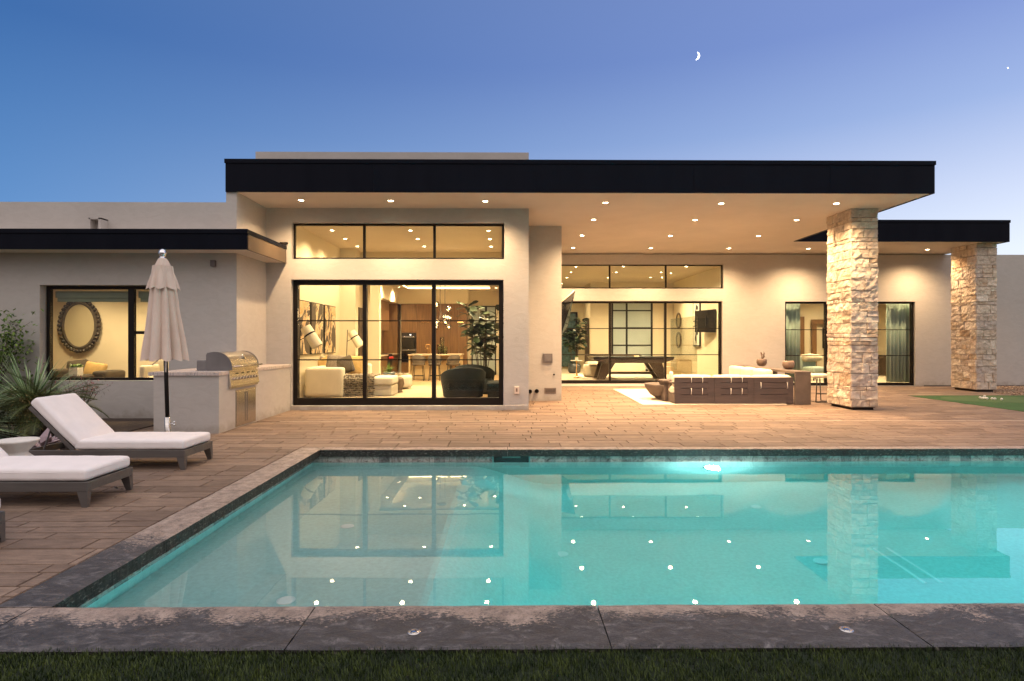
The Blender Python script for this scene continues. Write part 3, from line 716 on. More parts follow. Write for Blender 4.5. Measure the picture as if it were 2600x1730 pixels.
for k, (u, v) in enumerate(((1345.5, 994), (1362.5, 993))):
    m = MB(); m.lathe([(.05, .0), (.052, -.09), (.036, -.09), (.034, .0)], (0, 0, 0), 20, axis='Y', cap=False); m.lathe([(.035, -.03), (.001, -.03)], (0, 0, 0), 20, axis='Y', cap=False)
    m.build('exhaust_pipe', M_BRONZE, H, loc=(X_(u, YB), YB, Z_(v, YB)))
# --- stone columns
def stone_column(x0, x1, y0, y1, z0, z1, seed):
    R = random.Random(seed)
    base = empty('stone_column', (0, 0, 0)); base.parent = H
    co = MB(); co.box(x0 + .015, x1 - .015, y0 + .015, y1 - .015, z0 - .02, z1); co.build('core', M_('mortar', (.16, .12, .09), .95), base)
    co = MB(); co.box(x0 + .05, x1 - .05, y0 + .03, y1 - .03, .0, z0 - .021); co.build('column_foot', M_BRONZE, base)
    zs = [z0]
    while zs[-1] < z1 - .12:
        zs.append(min(z1, zs[-1] + R.choice((.09, .16, .20, .23, .26, .29))))
    if z1 - zs[-1] > 0: zs[-1] = z1
    m = MB()
    def block(fr, a, b, c, d):
        # fr: function (s, out, z) -> point
        g = .004; a += g * .6; b -= g * .6; c += g * .6; d -= g * .6
        n1 = max(4, int((b - a) / .026)); n2 = max(4, int((d - c) / .026))
        def ed(i, n, L): return 0 if i == 0 else L if i == n else .006 + (L - .012) * (i - 1) / (n - 2)
        base_o = R.uniform(.010, .030); tn = R.random(); sd = R.uniform(0, 90); tilt = R.uniform(-.010, .012); tl2 = R.uniform(-.01, .01)
        vs = []; fs = []
        for j in range(n2 + 1):
            for i in range(n1 + 1):
                s = a + ed(i, n1, b - a); zz = c + ed(j, n2, d - c)
                e = min(i, n1 - i, j, n2 - j)
                nz = noise.fractal(Vector((s * 9, zz * 11, sd)), .9, 2.2, 4) * .018 + abs(noise.noise(Vector((s * 5, zz * 8, sd + 7)))) * .022
                o = base_o + tilt * (j / n2 * 2 - 1) + tl2 * (i / n1 * 2 - 1) + nz
                if e == 0: o = -.004; s += noise.noise(Vector((s * 14, zz * 14, sd))) * .003; zz += noise.noise(Vector((zz * 14, s * 14, sd))) * .003
                vs.append(fr(s, o, zz))
        for j in range(n2):
            for i in range(n1):
                k = j * (n1 + 1) + i; fs.append((k, k + 1, k + n1 + 2, k + n1 + 1))
        m.add(vs, fs, tn)
    faces = [(x0 - .02, x1 + .02, lambda s, o, z: (s, y0 - o, z)), (x0 - .02, x1 + .02, lambda s, o, z: (x0 + x1 - s, y1 + o, z)),
             (y0 - .02, y1 + .02, lambda s, o, z: (x0 - o, y0 + y1 - s, z)), (y0 - .02, y1 + .02, lambda s, o, z: (x1 + o, s, z))]
    for fi, (a, b, fr) in enumerate(faces):
        for r, (c, d) in enumerate(zip(zs, zs[1:])):
            s = a
            while s < b - .02:
                w = R.uniform(.17, .46)
                if b - s - w < .1: w = b - s
                if d - c > .2 and w < .30 and R.random() < .4:
                    mm = c + (d - c) * R.uniform(.35, .65); block(fr, s, s + w, c, mm); block(fr, s, s + w, mm, d)
                else: block(fr, s, s + w, c, d)
                s += w
    m.build('stone_cladding', M_STONE, base)
    return base
stone_column(7.64, 8.20, 13.0, 13.92, .07, CZ - .002, 4)
stone_column(14.08, 14.66, 17.55, 18.5, .07, CZ - .002, 9)

# --- downlights
M_RING = M_('downlight_trim', (.62, .55, .48), .6)
M_LENS = emit('downlight_lens', (1, .80, .50), 45)
dl_proto = {}
def downlight(p, power, color, r=.054, ang=144, blend=1.0, lampz=-.03, parent=H):
    key = r
    if key not in dl_proto:
        a = MB(); a.lathe([(r * 1.25, .0), (r * 1.25, -.008), (r * 1.0, -.010), (r * .98, -.001)], (0, 0, 0), 24, cap=False)
        b = MB(); b.lathe([(r * .97, -.004), (.0005, -.006)], (0, 0, 0), 24, cap=False)
        oa = a.build('downlight', M_RING, parent); ob = b.build('lens', M_LENS, oa); dl_proto[key] = (oa, ob); first = True
    else:
        oa = dl_proto[key][0].copy(); COL.objects.link(oa); ob = dl_proto[key][1].copy(); COL.objects.link(ob); ob.parent = oa
    oa.location = p
    if power: lamp('downlight_lamp', 'SPOT', (0, 0, lampz), power, color, oa, spot_size=math.radians(ang), spot_blend=blend, shadow_soft_size=.05)
    return oa
for (u, v) in ((764.6, 508.3), (992, 509.7), (1232.5, 510.8), (1537.3, 514.6), (1831, 516.6), (2123.8, 516.6), (1507.2, 557.6), (1764.9, 558.4), (2023, 558.6),
               (1477.7, 597.8), (1702.2, 598.8), (1925.8, 599.3), (1455.3, 629.3), (1652.3, 630.2), (1850.9, 630.6), (2052.5, 631.4), (2354.5, 633.6)):
    p = onZ(u, v, CZ); downlight((p.x, p.y, CZ - .0005), K_SOFFIT * (.6 if p.x < 0.2 else .72 if p.x > 11 else 1), WARM)

# ================================================================ rooms
def room(x0, x1, y0, y1, z0, z1, ceil=True, faces='LRB', cm=None):
    m = MB()
    if 'L' in faces: m.quad((x0, y0, z0), (x0, y1, z0), (x0, y1, z1), (x0, y0, z1))
    if 'R' in faces: m.quad((x1, y0, z0), (x1, y1, z0), (x1, y1, z1), (x1, y0, z1))
    if 'B' in faces: m.quad((x0, y1, z0), (x1, y1, z0), (x1, y1, z1), (x0, y1, z1))
    w = m.build('interior_wall', M_CREAM, H)
    if ceil:
        c = MB(); c.quad((x0, y0, z1), (x1, y0, z1), (x1, y1, z1), (x0, y1, z1)); c.build('interior_ceiling', cm or M_CEIL, H)
    return w
FZ = .09
m = MB(); m.quad((-5.3, YM + .3, FZ - .005), (0.3, YM + .3, FZ - .005), (.3, 26, FZ - .005), (-5.3, 26, FZ - .005)); m.build('interior_floor', M_OAKFL, H)
m = MB(); m.quad((1.3, YF + .3, FZ - .005), (8, YF + .3, FZ - .005), (8, 31, FZ - .005), (1.3, 31, FZ - .005)); m.build('interior_floor', M_('cream_tile_floor', (.62, .54, .42), .3, var=.04), H)
m = MB(); m.quad((8.3, YF + .3, FZ - .005), (16, YF + .3, FZ - .005), (16, 26, FZ - .005), (8.3, 26, FZ - .005)); m.build('interior_floor', M_('cream_carpet', (.60, .52, .40), .9), H)
m = MB(); m.quad((-14, YW + .3, .3), (-5.62, YW + .3, .3), (-5.62, 14.3, .3), (-14, 14.3, .3)); m.build('interior_floor', M_OAKFL, H)
GC = 4.42; KY = 19.3; KC = 3.64; GX0 = -5.2; GX1 = -.10; KB = 25.0
m = MB()
m.quad((GX0, YM + .3, FZ - .01), (GX0, 18.56, FZ - .01), (GX0, 18.56, GC), (GX0, YM + .3, GC))
m.quad((GX0, 18.56, FZ - .01), (-4.72, 18.56, FZ - .01), (-4.72, 18.56, GC), (GX0, 18.56, GC))
m.quad((-4.72, 18.56, FZ - .01), (-4.72, 20.2, FZ - .01), (-4.72, 20.2, GC), (-4.72, 18.56, GC))
m.quad((-5.3, 20.2, FZ - .01), (-4.44, 20.2, FZ - .01), (-4.44, 20.2, GC), (-5.3, 20.2, GC))
m.box(-4.44, -4.14, KY, KY + .28, FZ - .01, KC)                       # pillar
m.box(-4.72, GX1, KY, KY + .3, KC, GC)                                # bulkhead
m.quad((GX1, YM + .3, FZ - .01), (GX1, KB, FZ - .01), (GX1, KB, GC), (GX1, YM + .3, GC))
m.quad((-5.3, KB, FZ - .01), (GX1, KB, FZ - .01), (GX1, KB, KC), (-5.3, KB, KC))
m.quad((-5.2, 20.2, FZ - .01), (-5.2, KB, FZ - .01), (-5.2, KB, KC), (-5.2, 20.2, KC))
m.box(-5.2, -4.44, 20.21, KB - .01, 3.06, KC)                         # soffit above cabinets
m.box(-4.44, -1.55, KB - .62, KB - .01, 3.06, KC - .001)
m.build('interior_wall', M_CREAM, H)
c = MB(); c.quad((GX0, YM + .3, GC), (GX1, YM + .3, GC), (GX1, KY, GC), (GX0, KY, GC))
TX0, TX1, TY0, TY1 = -3.95, -.65, 20.2, 24.2
for (a, b, cc, d) in ((-5.3, GX1, KY, TY0), (-5.3, GX1, TY1, KB), (-5.3, TX0, TY0, TY1), (TX1, GX1, TY0, TY1)): c.quad((a, cc, KC), (b, cc, KC), (b, d, KC), (a, d, KC))
tz = KC + .30
c.quad((TX0 - .2, TY0 - .2, tz), (TX1 + .2, TY0 - .2, tz), (TX1 + .2, TY1 + .2, tz), (TX0 - .2, TY1 + .2, tz))
for (a, b, cc, d) in ((TX0 - .2, TY0 - .2, TX1 + .2, TY0 - .2), (TX0 - .2, TY1 + .2, TX1 + .2, TY1 + .2), (TX0 - .2, TY0 - .2, TX0 - .2, TY1 + .2), (TX1 + .2, TY0 - .2, TX1 + .2, TY1 + .2)):
    c.quad((a, b, KC + .01), (cc, d, KC + .01), (cc, d, tz), (a, b, tz))
c.build('interior_ceiling', M_CEIL, H)
s = MB()
s.box(TX0 - .12, TX1 + .12, TY1 + .10, TY1 + .13, KC + .05, KC + .08); s.box(TX0 - .13, TX0 - .10, TY0, TY1, KC + .05, KC + .08); s.box(TX1 + .10, TX1 + .13, TY0, TY1, KC + .05, KC + .08)
s.build('cove_light_strip', emit('cove_strip', (1, .80, .45), 9), H)
for yy in (14.2, 15.46, 16.74, 18.08):
    for xx in (-4.54, -2.5, -.46): downlight((xx, yy, GC - .001), K_ROOM, ROOMC, r=.047, ang=140)
for (xx, yy) in ((-4.2, 20.9), (-2.4, 19.85), (-4.2, 23.2), (-.4, 21), (-.4, 23.5), (-1.4, 19.85), (-3.4, 19.85)): downlight((xx, yy, KC - .001), K_ROOM, ROOMC, r=.047, ang=140)
for (xx, yy) in ((-3.2, 22), (-1.4, 22)): downlight((xx, yy, tz - .001), K_ROOM, ROOMC, r=.047, ang=140)
# game room
RC = 4.3
room(1.44, 7.95, YF + .3, 30.4, FZ - .01, RC)
m = MB(); m.box(4.0, 7.94, 28, 28.2, FZ - .01, RC - .001); m.box(4.0, 4.2, 28.2, 30.39, FZ - .01, RC - .002); m.build('interior_wall', M_CREAM, H)
for (u, v) in ((1462.5, 677.5), (1582.5, 676.7), (1742.7, 676.7), (1450, 691.4), (1564.8, 691.4), (1703, 693.8), (1439, 704.5), (1543.7, 705), (1680.3, 704.5), (1679, 691.4), (1652, 704.3), (1625, 717.8)):
    p = onZ(u, v, RC)
    if p.y < 27.6: downlight((p.x, p.y, RC - .001), K_ROOM * 1.5, ROOMC, r=.047, ang=140)
for xx in (2.65, 4.45, 6.75): downlight((xx, 20.7, RC - .001), K_ROOM * 1.5, ROOMC, r=.047, ang=140)
downlight((2.7, 28.6, RC - .001), K_ROOM, ROOMC, r=.047, ang=140)
# bedroom
room(8.25, 16, YF + .3, 25.5, FZ - .01, 3.9)
for xx in (9.7, 11.6, 13.6):
    for yy in (21, 23.8): downlight((xx, yy, 3.899), K_ROOM * 1.3, ROOMC, r=.047, ang=140)
# wing sitting room
room(-14, -5.64, YW + .3, 14.1, .3, 3.2)
for xx in (-9.6, -8.3, -7.0): downlight((xx, 13.0, 3.199), K_ROOM * .9, ROOMC, r=.047, ang=130)

# ================================================================ terrace objects
# --- barbecue counter, grill
BX0, BX1, BYF, BT = -5.83, -4.755, 9.83, 1.016
bc = empty('barbecue_counter', (0, 0, 0), 0, 'L-shaped stucco barbecue counter with banded marble top left of the sliding doors', 'counter')
GY0, GY1 = 10.15, 11.31
m = MB()
m.box(BX0, BX1, BYF, GY0 + .03, -.01, BT - .055); m.box(BX0, BX1, GY1 - .03, YW - .004, -.01, BT - .055)
m.box(BX0, BX1, GY0 + .03, GY1 - .03, -.01, .72)
m.box(XL + .004, BX1, YW - .004, YM - .004, -.01, BT - .055)
m.build('base', MS, bc)
m = MB(); m.box(BX0 - .07, BX1 + .015, BYF - .03, GY0 + .02, BT - .055, BT); m.box(BX0 - .07, BX1 + .015, GY1 - .02, YW - .006, BT - .055, BT); m.box(BX0 - .07, -5.30, GY0 + .02, GY1 - .02, BT - .055, BT)
m.box(XL + .006, BX1 + .015, YW - .006, YM - .006, BT - .055, BT)
m.build('marble_top', M_MARBLE, bc)
for k, (a, b) in enumerate(((10.45, 10.83), (10.84, 11.22))):
    m = MB(); m.box(BX1 - .01, BX1 + .018, a, b, .05, .64)
    d = m.build('cabinet_door', M_STEEL, bc, bevel=.004)
    m = MB(); yy = b - .03 if k == 0 else a + .03; m.box(BX1 + .018, BX1 + .03, yy - .012, yy + .012, .08, .61); m.build('handle', M_STEEL, d)
m = MB(); m.box(BX1 - .02, BX1 + .008, 10.42, 11.25, .02, .67); m.build('door_frame', M_STEEL, bc)
g = empty('gas_grill', (0, 0, 0), 0, 'stainless steel gas grill with rounded hood built into the counter', 'grill')
m = MB(); m.box(-5.32, -4.75, GY0 + .02, GY1 - .02, .73, BT + .01); m.build('firebox', M_STEEL, g)
# hood: arc profile in XZ extruded along Y
prof = [(-5.14, BT + .01), (-5.14, BT + .27), (-5.12, BT + .305), (-5.02, BT + .325)]
for k in range(9):
    a = PI / 2 - k / 8 * PI / 2; prof.append((-5.0 + .29 * math.cos(a), BT + .06 + .265 * math.sin(a)))
prof += [(-4.705, BT + .01)]
m = MB(); m.prism([(p, GY0 + .04, q) for p, q in prof], (0, GY1 - GY0 - .08, 0)); h = m.build('hood', M_STEEL, g, bevel=.006)
m = MB(); m.box(-5.31, -5.141, GY0 + .03, GY1 - .03, BT + .005, BT + .19); m.build('rear_housing', M_('grey_steel', (.22, .21, .21), .45, .6), g, bevel=.02)
for yy in (GY0 + .028, GY1 - .04):
    m = MB(); m.prism([(p + (.012 if p > -5.1 else 0) - (.003), yy, q + .006) for p, q in prof], (0, .012, 0)); m.build('hood_end', M_('grill_cast_end', (.20, .19, .19), .45, .6), g)
m = MB(); m.tube([(-4.655, GY0 + .0, BT + .075), (-4.655, GY1 - .0, BT + .075)], .014, 10)
for yy in (GY0 + .1, GY1 - .1): m.tube([(-4.72, yy, BT + .07), (-4.655, yy, BT + .075)], .01, 8)
m.build('handle', M_STEEL, g, smooth=True)
m = MB(); m.lathe([(.045, .0), (.045, .02), (.03, .024), (.001, .024)], (0, 0, 0), 20, axis='X'); o = m.build('thermometer', M_CHROME, g, loc=(-4.762, 10.75, BT + .235)); o.rotation_euler = (0, -.5, 0)
m = MB(); m.prism([(-4.775, GY0, .74), (-4.70, GY0, .745), (-4.735, GY0, BT - .015), (-4.775, GY0, BT - .01)], (0, GY1 - GY0, 0)); m.build('control_panel', M_STEEL, g, bevel=.006)
for k in range(8):
    yy = GY0 + .16 + k * .121; m = MB(); m.lathe([(.030, 0), (.030, .012), (.022, .016), (.020, .045), (.001, .047)], (-4.718, yy, .875), 18, axis='X'); m.build('knob', M_CHROME, g, smooth=False)
m = MB()
for k in range(4): m.box(-4.722, -4.7155, GY0 + .25 + k * .22, GY0 + .32 + k * .22, .955, .975)
m.build('vent_slots', M_GLOSSB, g)
m = MB(); m.box(-4.775, -4.72, GY0 + .02, GY1 - .02, .715, .738); m.build('drip_tray', M_STEEL, g)

# --- closed parasol
ub = empty('parasol', (-4.72, 8.3, 0), 0, 'closed sand-coloured parasol on a black pole behind the far lounger', 'parasol')
lean = lambda zz: -.08 * zz / 2.78
m = MB(); m.tube([(lean(.35), 0, .45), (lean(2.7), 0, 2.7)], .027, 14); m.build('pole', M_BLACKM, ub, smooth=True)
m = MB(); m.tube([(0, 0, 0.03), (lean(.47), 0, .47)], .036, 16); m.build('sleeve', M_STEEL, ub, smooth=True)
m = MB(); m.tube([(.03, 0, .38), (.075, 0, .38)], .01, 8); m.ball((.085, 0, .40), .018); m.ball((.085, 0, .365), .018); m.build('knob', M_CHROME, ub, smooth=True)
m = MB(); m.lathe([(.26, 0), (.26, .05), (.05, .075), (.001, .075)], (0, 0, 0), 32); m.build('base', M_TAUPE, ub)
m = MB(); m.tube([(lean(1.6), -.0, 1.35), (lean(1.5) - .15, -.05, 1.20), ], .008, 6); m.tube([(-.02, -.02, 1.5), (-.02, -.03, 1.1)], .012, 8); m.build('crank', M_STEEL, ub)
NA, NZ = 160, 46
def canopy(z0, z1, rf, folds, amp, sd, thick=0):
    vs = []; fs = []
    for j in range(NZ + 1):
        t = j / NZ; zz = z1 + (z0 - z1) * t; r = rf(t)
        for i in range(NA):
            a = 2 * PI * i / NA
            ph = folds * a + 1.1 * math.sin(2 * a + sd) + .7 * noise.noise(Vector((math.cos(a) * 2, math.sin(a) * 2, t * 1.2 + sd)))
            w = (abs(math.sin(ph / 2)) ** .75 - .55) * amp * (.25 + t) * r + noise.noise(Vector((math.cos(a) * 3, math.sin(a) * 3, t * 3 + sd * 2))) * .05 * r
            rr = r + w
            zb = zz - (abs(math.sin(ph / 2)) * .045 - .02) * (t ** 5)
            vs.append((lean(zz) + rr * math.cos(a), rr * math.sin(a), zb))
    for j in range(NZ):
        for i in range(NA): fs.append((j * NA + i, (j + 1) * NA + i, (j + 1) * NA + (i + 1) % NA, j * NA + (i + 1) % NA))
    return vs, fs
vs, fs = canopy(1.28, 2.58, lambda t: .12 + .118 * t, 9, .46, 1.0); m = MB(); m.add(vs, fs); m.build('canopy', M_UMB, ub, smooth=True)
vs, fs = canopy(2.27, 2.69, lambda t: .04 + .138 * t ** .7, 8, .34, 4.0); m = MB(); m.add(vs, fs); m.build('vent_cap', M_UMB, ub, smooth=True)
m = MB(); m.lathe([(.03, 2.66), (.045, 2.69), (.03, 2.705), (.045, 2.73), (.052, 2.76), (.045, 2.79), (.02, 2.812), (.001, 2.82)], (lean(2.7), 0, 0), 24); m.build('finial', M_CHROME, ub, smooth=True)

# --- sun loungers
def make_lounger():
    L = empty('sun_lounger', (0, 0, 0))           # origin: foot end, near leg
    Wd = .67; xh = -1.93; ft = .235
    m = MB(); m.box(xh, 0, 0, .035, ft - .088, ft); m.box(xh, 0, Wd - .035, Wd, ft - .088, ft); m.box(-.035, 0, .035, Wd - .035, ft - .085, ft - .002); m.box(xh, xh + .035, .035, Wd - .035, ft - .085, ft - .002)
    for k in range(13): m.box(-.12 - k * .098, -.06 - k * .098, .035, Wd - .035, ft - .03, ft - .012)
    m.build('frame', M_TAUPE, L, bevel=.003)
    for (xx, sg) in ((0, -1), (xh, 1)):
        for (yy, sy) in ((0, 1), (Wd, -1)):
            m = MB(); t, b = .095, .05; a = lambda w: sg * w
            top = [(xx, yy), (xx + a(t), yy), (xx + a(t), yy + sy * .06), (xx, yy + sy * .06)]; bo = [(xx, yy), (xx + a(b), yy), (xx + a(b), yy + sy * .035), (xx, yy + sy * .035)]
            zt = ft - .0885; vs = [(p, q, zt) for p, q in top] + [(p, q, .002) for p, q in bo]
            f = [(0, 1, 2, 3), (7, 6, 5, 4), (0, 4, 5, 1), (1, 5, 6, 2), (2, 6, 7, 3), (3, 7, 4, 0)]
            m.add(vs, f); m.build('leg', M_TAUPE, L)
    ang = math.radians(45); px, pz = -1.33, ft - .005
    R = Matrix.Translation((px, 0, pz)) @ Matrix.Rotation(ang, 4, 'Y')      # back reclined towards -X
    m = MB(); m.box(-.73, 0, .02, .055, -.022, .022, M=R); m.box(-.73, 0, Wd - .055, Wd - .02, -.022, .022, M=R); m.box(-.73, -.69, .055, Wd - .055, -.021, .021, M=R)
    for k in range(7): m.box(-.66 + k * .095, -.61 + k * .095, .055, Wd - .055, -.008, .01, M=R)
    m.build('back_frame', M_TAUPE, L, bevel=.002)
    m = MB(); m.tube([R @ Vector((-.42, .1, -.02)), (px - .42, .1, ft - .05)], .01, 6); m.tube([R @ Vector((-.42, Wd - .1, -.02)), (px - .42, Wd - .1, ft - .05)], .01, 6); m.build('strut', M_TAUPE, L)
    m = MB(); m.rbox((-.665, Wd / 2, ft + .062), (1.30, Wd - .01, .115), .035, 16, .016, wr=.004); c = m.build('seat_cushion', M_CUSH, L, smooth=True)
    R3 = Matrix.Rotation(ang, 3, 'Y'); cen = R @ Vector((-.385, Wd / 2, .090))
    m = MB(); m.rbox(cen, (.76, Wd - .01, .115), .035, 16, .016, M=R3, wr=.004); bc_ = m.build('back_cushion', M_CUSH, L, smooth=True)
    m = MB(); Q = Matrix.Translation(cen) @ Matrix.Rotation(ang, 4, 'Y')
    for zz in (-.03, .032): m.tube([Q @ Vector(q) for q in ((-.345, -.325, zz), (.345, -.325, zz), (.375, -.29, zz), (.375, .29, zz), (.345, .325, zz), (-.345, .325, zz), (-.375, .29, zz), (-.375, -.29, zz), (-.345, -.325, zz))], .004, 6)
    m.build('piping', M_CUSH, bc_, smooth=True)
    for (dz, o) in ((.03, 0),):
        m = MB(); y0, y1, x0, x1, zz = .008, Wd - .008, -1.31, -.018, ft + .085
        m.tube([(x0 + .03, y0, zz), (x1 - .03, y0, zz), (x1, y0 + .03, zz), (x1, y1 - .03, zz), (x1 - .03, y1, zz), (x0 + .03, y1, zz)], .004, 6); m.build('piping', M_CUSH, c, smooth=True)
    return L
lg = make_lounger()
for k, (x, y, lb) in enumerate(((-3.82, 7.06, 'white cushioned sun lounger nearest the parasol, its whole raised back in view'), (-3.86, 5.48, 'white cushioned sun lounger in the middle of the row, foot end in full view'),
                            (-3.84, 3.90, 'white cushioned sun lounger cut off by the left frame edge, only one foot corner showing'))):
    o = lg if k == 0 else copy_tree(lg); o.location = (x, y, 0)
    tag(o, lb, 'sun lounger', 'sun loungers beside the pool')
m = MB(); R = random.Random(4); p = Vector((-3.95, 6.10, .02)); m.leaf(p + Vector((-.02, 0, 0)), (-1, .2, .35), (0, 0, 1), .07, .05); m.leaf(p, (-.8, -.5, .1), (0, 0, 1), .06, .04); m.leaf(p, (.6, -.6, .02), (0, 0, 1), .06, .04)
tag(m.build('dead_leaf', leafm('dark_dead_leaf', (.02, .012, .01), (.04, .02, .015))), 'curled dark dead leaf caught at the middle lounger far leg', 'leaf')
# --- side table
p = atY(40, 1100, 6.62); m = MB()
m.lathe([(.14, 0), (.15, .02), (.10, .13), (.085, .16), (.155, .215), (.16, .225), (.155, .235), (.10, .29), (.105, .31), (.20, .415), (.205, .43), (.20, .44), (.17, .438), (.001, .436)], (0, 0, 0), 48)
tag(m.build('side_table', M_WHITEC, smooth=True, loc=(X_(43, 6.62), 6.62, 0)), 'white hourglass side table between the two far loungers', 'side table')

# --- sectional sofa, consoles, stool, tables
YS = 14.1; S0, S1 = X_(1713, YS), X_(2015, YS)
so_ = empty('sectional_sofa', (0, 0, 0), 0, 'grey teak sectional sofa with cream cushions, its slatted back to the pool', 'sofa')
mw = (S1 - S0) / 3
def back_panel(x0, x1, y, rails=True):
    m = MB(); z0, z1 = .03, .655; fw = .16 * (x1 - x0)
    m.box(x0 + .003, x0 + fw, y, y + .05, z0, z1); m.box(x1 - fw, x1 - .003, y, y + .05, z0, z1)
    zs = [z0, .235, .248, .385, .398, .525, .538, z1]
    for a, b in zip(zs[::2], zs[1::2]): m.box(x0 + fw, x1 - fw, y + .004, y + .046, a, b)
    m.box(x0 + fw, x1 - fw, y + .048, y + .06, z0, z1 - .002)
    return m
for k in range(3):
    a, b = S0 + k * mw, S0 + (k + 1) * mw
    back_panel(a, b, YS).build('back_panel', M_SOFAW, so_)
    m = MB(); m.box(a + .01, b - .01, YS + .06, YS + .86, .06, .24); m.build('seat_base', M_SOFAW, so_)
    m = MB(); m.rbox(((a + b) / 2, YS + .50, .33), (mw - .01, .74, .17), .05, 10, .02, wr=.006); m.build('seat_cushion', M_CREAMF, so_, smooth=True)
    m = MB(); m.rbox(((a + b) / 2, YS + .17, .548), (mw - .012, .19, .30), .06, 12, .018, wr=.01); m.build('back_cushion', M_CREAMF, so_, smooth=True)
    m = MB()
    if k < 2:
        for t in (.42, .70):
            xx = a + mw * t; m.tube([(xx, YS + .03, .665), (xx, YS - .012, .65), (xx + .004, YS - .012, .54), (xx + .003, YS + .02, .53)], .008, 6); m.tube([(xx, YS + .02, .40), (xx, YS - .012, .39), (xx - .004, YS - .012, .27), (xx, YS + .02, .245)], .008, 6)
    else:
        for t in (.17, .84):
            xx = a + mw * t; m.tube([(xx, YS + .03, .54), (xx, YS - .012, .53), (xx + .006, YS - .012, .40), (xx, YS + .02, .385)], .008, 6)
    m.build('cushion_tie', M_ROPE, so_, smooth=True)
m = MB(); m.box(S0 + .003, S0 + .05, YS + .051, YS + .62, .03, .24); m.box(S0 + .003, S0 + .05, YS + .45, YS + .62, .24, .50); m.box(S0 - .02, S0 + .07, YS + .051, YS + .66, .50, .535); m.build('arm', M_CONC, so_)
for k in range(3):    # the wing running back along the consoles
    y0 = YS + .86 + k * .85
    m = MB(); m.box(S1 - .86, S1 - .01, y0, y0 + .84, .06, .24); m.build('seat_base', M_SOFAW, so_)
    m = MB(); m.rbox((S1 - .50, y0 + .42, .33), (.72, .83, .17), .05, 10, .02); m.build('seat_cushion', M_CREAMF, so_, smooth=True)
    m = MB(); m.box(S1 - .05, S1 - .002, y0, y0 + .84, .03, .655); m.build('back_panel', M_SOFAW, so_)
    m = MB(); m.rbox((S1 - .19, y0 + .42, .60), (.20, .83, .37), .06, 12, .022, wr=.01); m.build('back_cushion', M_CREAMF, so_, smooth=True)
def console(x0, x1, y0, y1, lab):
    c = empty('console_table', (0, 0, 0), 0, lab, 'console', 'console tables behind the sofa')
    m = MB(); m.box(x0, x1, y0, y1, .74, .80); m.build('top', M_CONC, c, bevel=.006)
    for a in (y0, y1 - .06): m = MB(); m.box(x0 + .001, x1 - .001, a + .001, a + .06, .005, .739); m.build('end_panel', M_CONC, c, bevel=.004)
console(S1 + .02, S1 + .40, YS - .04, 15.86, 'taupe concrete console nearest the front stone column, holding the empty bowl')
console(S1 + .02, S1 + .40, 16.0, 17.95, 'taupe concrete console farther back, holding the bowl with the dried plant')
def bowl(p, r, lab):
    m = MB(); m.lathe([(r * .45, 0), (r * .8, r * .25), (r, r * .75), (r * .95, r * 1.25), (r * .82, r * 1.45), (r * .76, r * 1.42), (r * .86, r * 1.1), (r * .5, r * .5), (.001, r * .45)], (0, 0, 0), 32)
    return tag(m.build('stone_bowl', M_TERRA, smooth=True, loc=p), lab, 'bowl', 'stone bowls on the consoles')
b1 = (X_(2002, 15.1), 15.1, .80); b2 = (X_(1934, 17.0), 17.0, .80)
bowl(b1, .15, 'empty brown stone bowl on the nearer console'); bowl(b2, .145, 'brown stone bowl holding a dried rosette plant')
pt = empty('dried_plant', (b2[0], b2[1], .97), 0, 'spiky dried brown succulent growing from the farther bowl', 'plant'); m = MB(); R = random.Random(8)
for k in range(9):
    a = R.uniform(0, 2 * PI); q = Vector((math.cos(a) * .07, math.sin(a) * .07, R.uniform(.05, .20))); m.tube([(0, 0, 0), q], .006, 5)
    for j in range(9): m.leaf(q, (R.uniform(-1, 1), R.uniform(-1, 1), R.uniform(0, 1)), (0, 0, 1), .045, .022, tone=R.random())
m.tube([(.04, 0, 0), (.06, 0, .26)], .004, 5); m.build('rosettes', L_DRY, pt)
bs = empty('bar_stool', (X_(2078, 14.75), 14.75, 0), 0, 'bar stool with cream seat and black sled legs between console and stone column', 'stool')
m = MB(); m.rbox((0, 0, .66), (.44, .42, .09), .035, 10, .01); m.build('seat', M_CREAMF, bs, smooth=True)
m = MB()
for s in (-.17, .17): m.tube([(s * .7, -.16, .62), (s, -.20, .02), (s, .20, .02), (s * .7, .16, .62)], .013, 8)
m.tube([(-.17, -.2, .02), (.17, -.2, .02)], .013, 8); m.tube([(-.155, -.19, .22), (.155, -.19, .22)], .011, 8); m.build('sled_frame', M_BLACKM, bs, smooth=True)
# rug, side bowl table, bottle, plant
m = MB(); c0 = onZ(1560, 985, .006); m.prism([(X_(1559, 18.4), 18.55, .004), (X_(1632, 14.0), 14.02, .004), (8.4 - 1.7, 14.02, .004), (8.4 - 1.7, 18.55, .004)], (0, 0, .014))
tag(m.build('outdoor_rug', M_RUG), 'cream outdoor rug spread beneath the sectional sofa', 'rug')
ft_ = empty('fire_table', (X_(1690, 15.3), 15.3, 0.012), 0, 'round taupe bowl-shaped fire table on the rug beside the sofa', 'fire table')
m = MB(); m.lathe([(.18, 0), (.22, .02), (.40, .14), (.50, .28), (.54, .38), (.54, .41), (.44, .41), (.42, .37), (.001, .36)], (0, 0, 0), 48); o = m.build('bowl', M_CONC, ft_, smooth=True)
sd_ = empty('drinks_table', (0, 0, 0), 0, 'low taupe concrete side table under the white bottle at the sofa arm', 'side table')
tx, ty = X_(1703, 14.85), 14.95
m = MB(); m.box(tx - .24, tx + .14, ty - .30, ty + .30, .50, .545); m.build('top', M_CONC, sd_, bevel=.005)
m = MB(); m.box(tx - .2, tx + .1, ty - .25, ty + .25, .02, .499); m.build('pedestal', M_CONC, sd_)
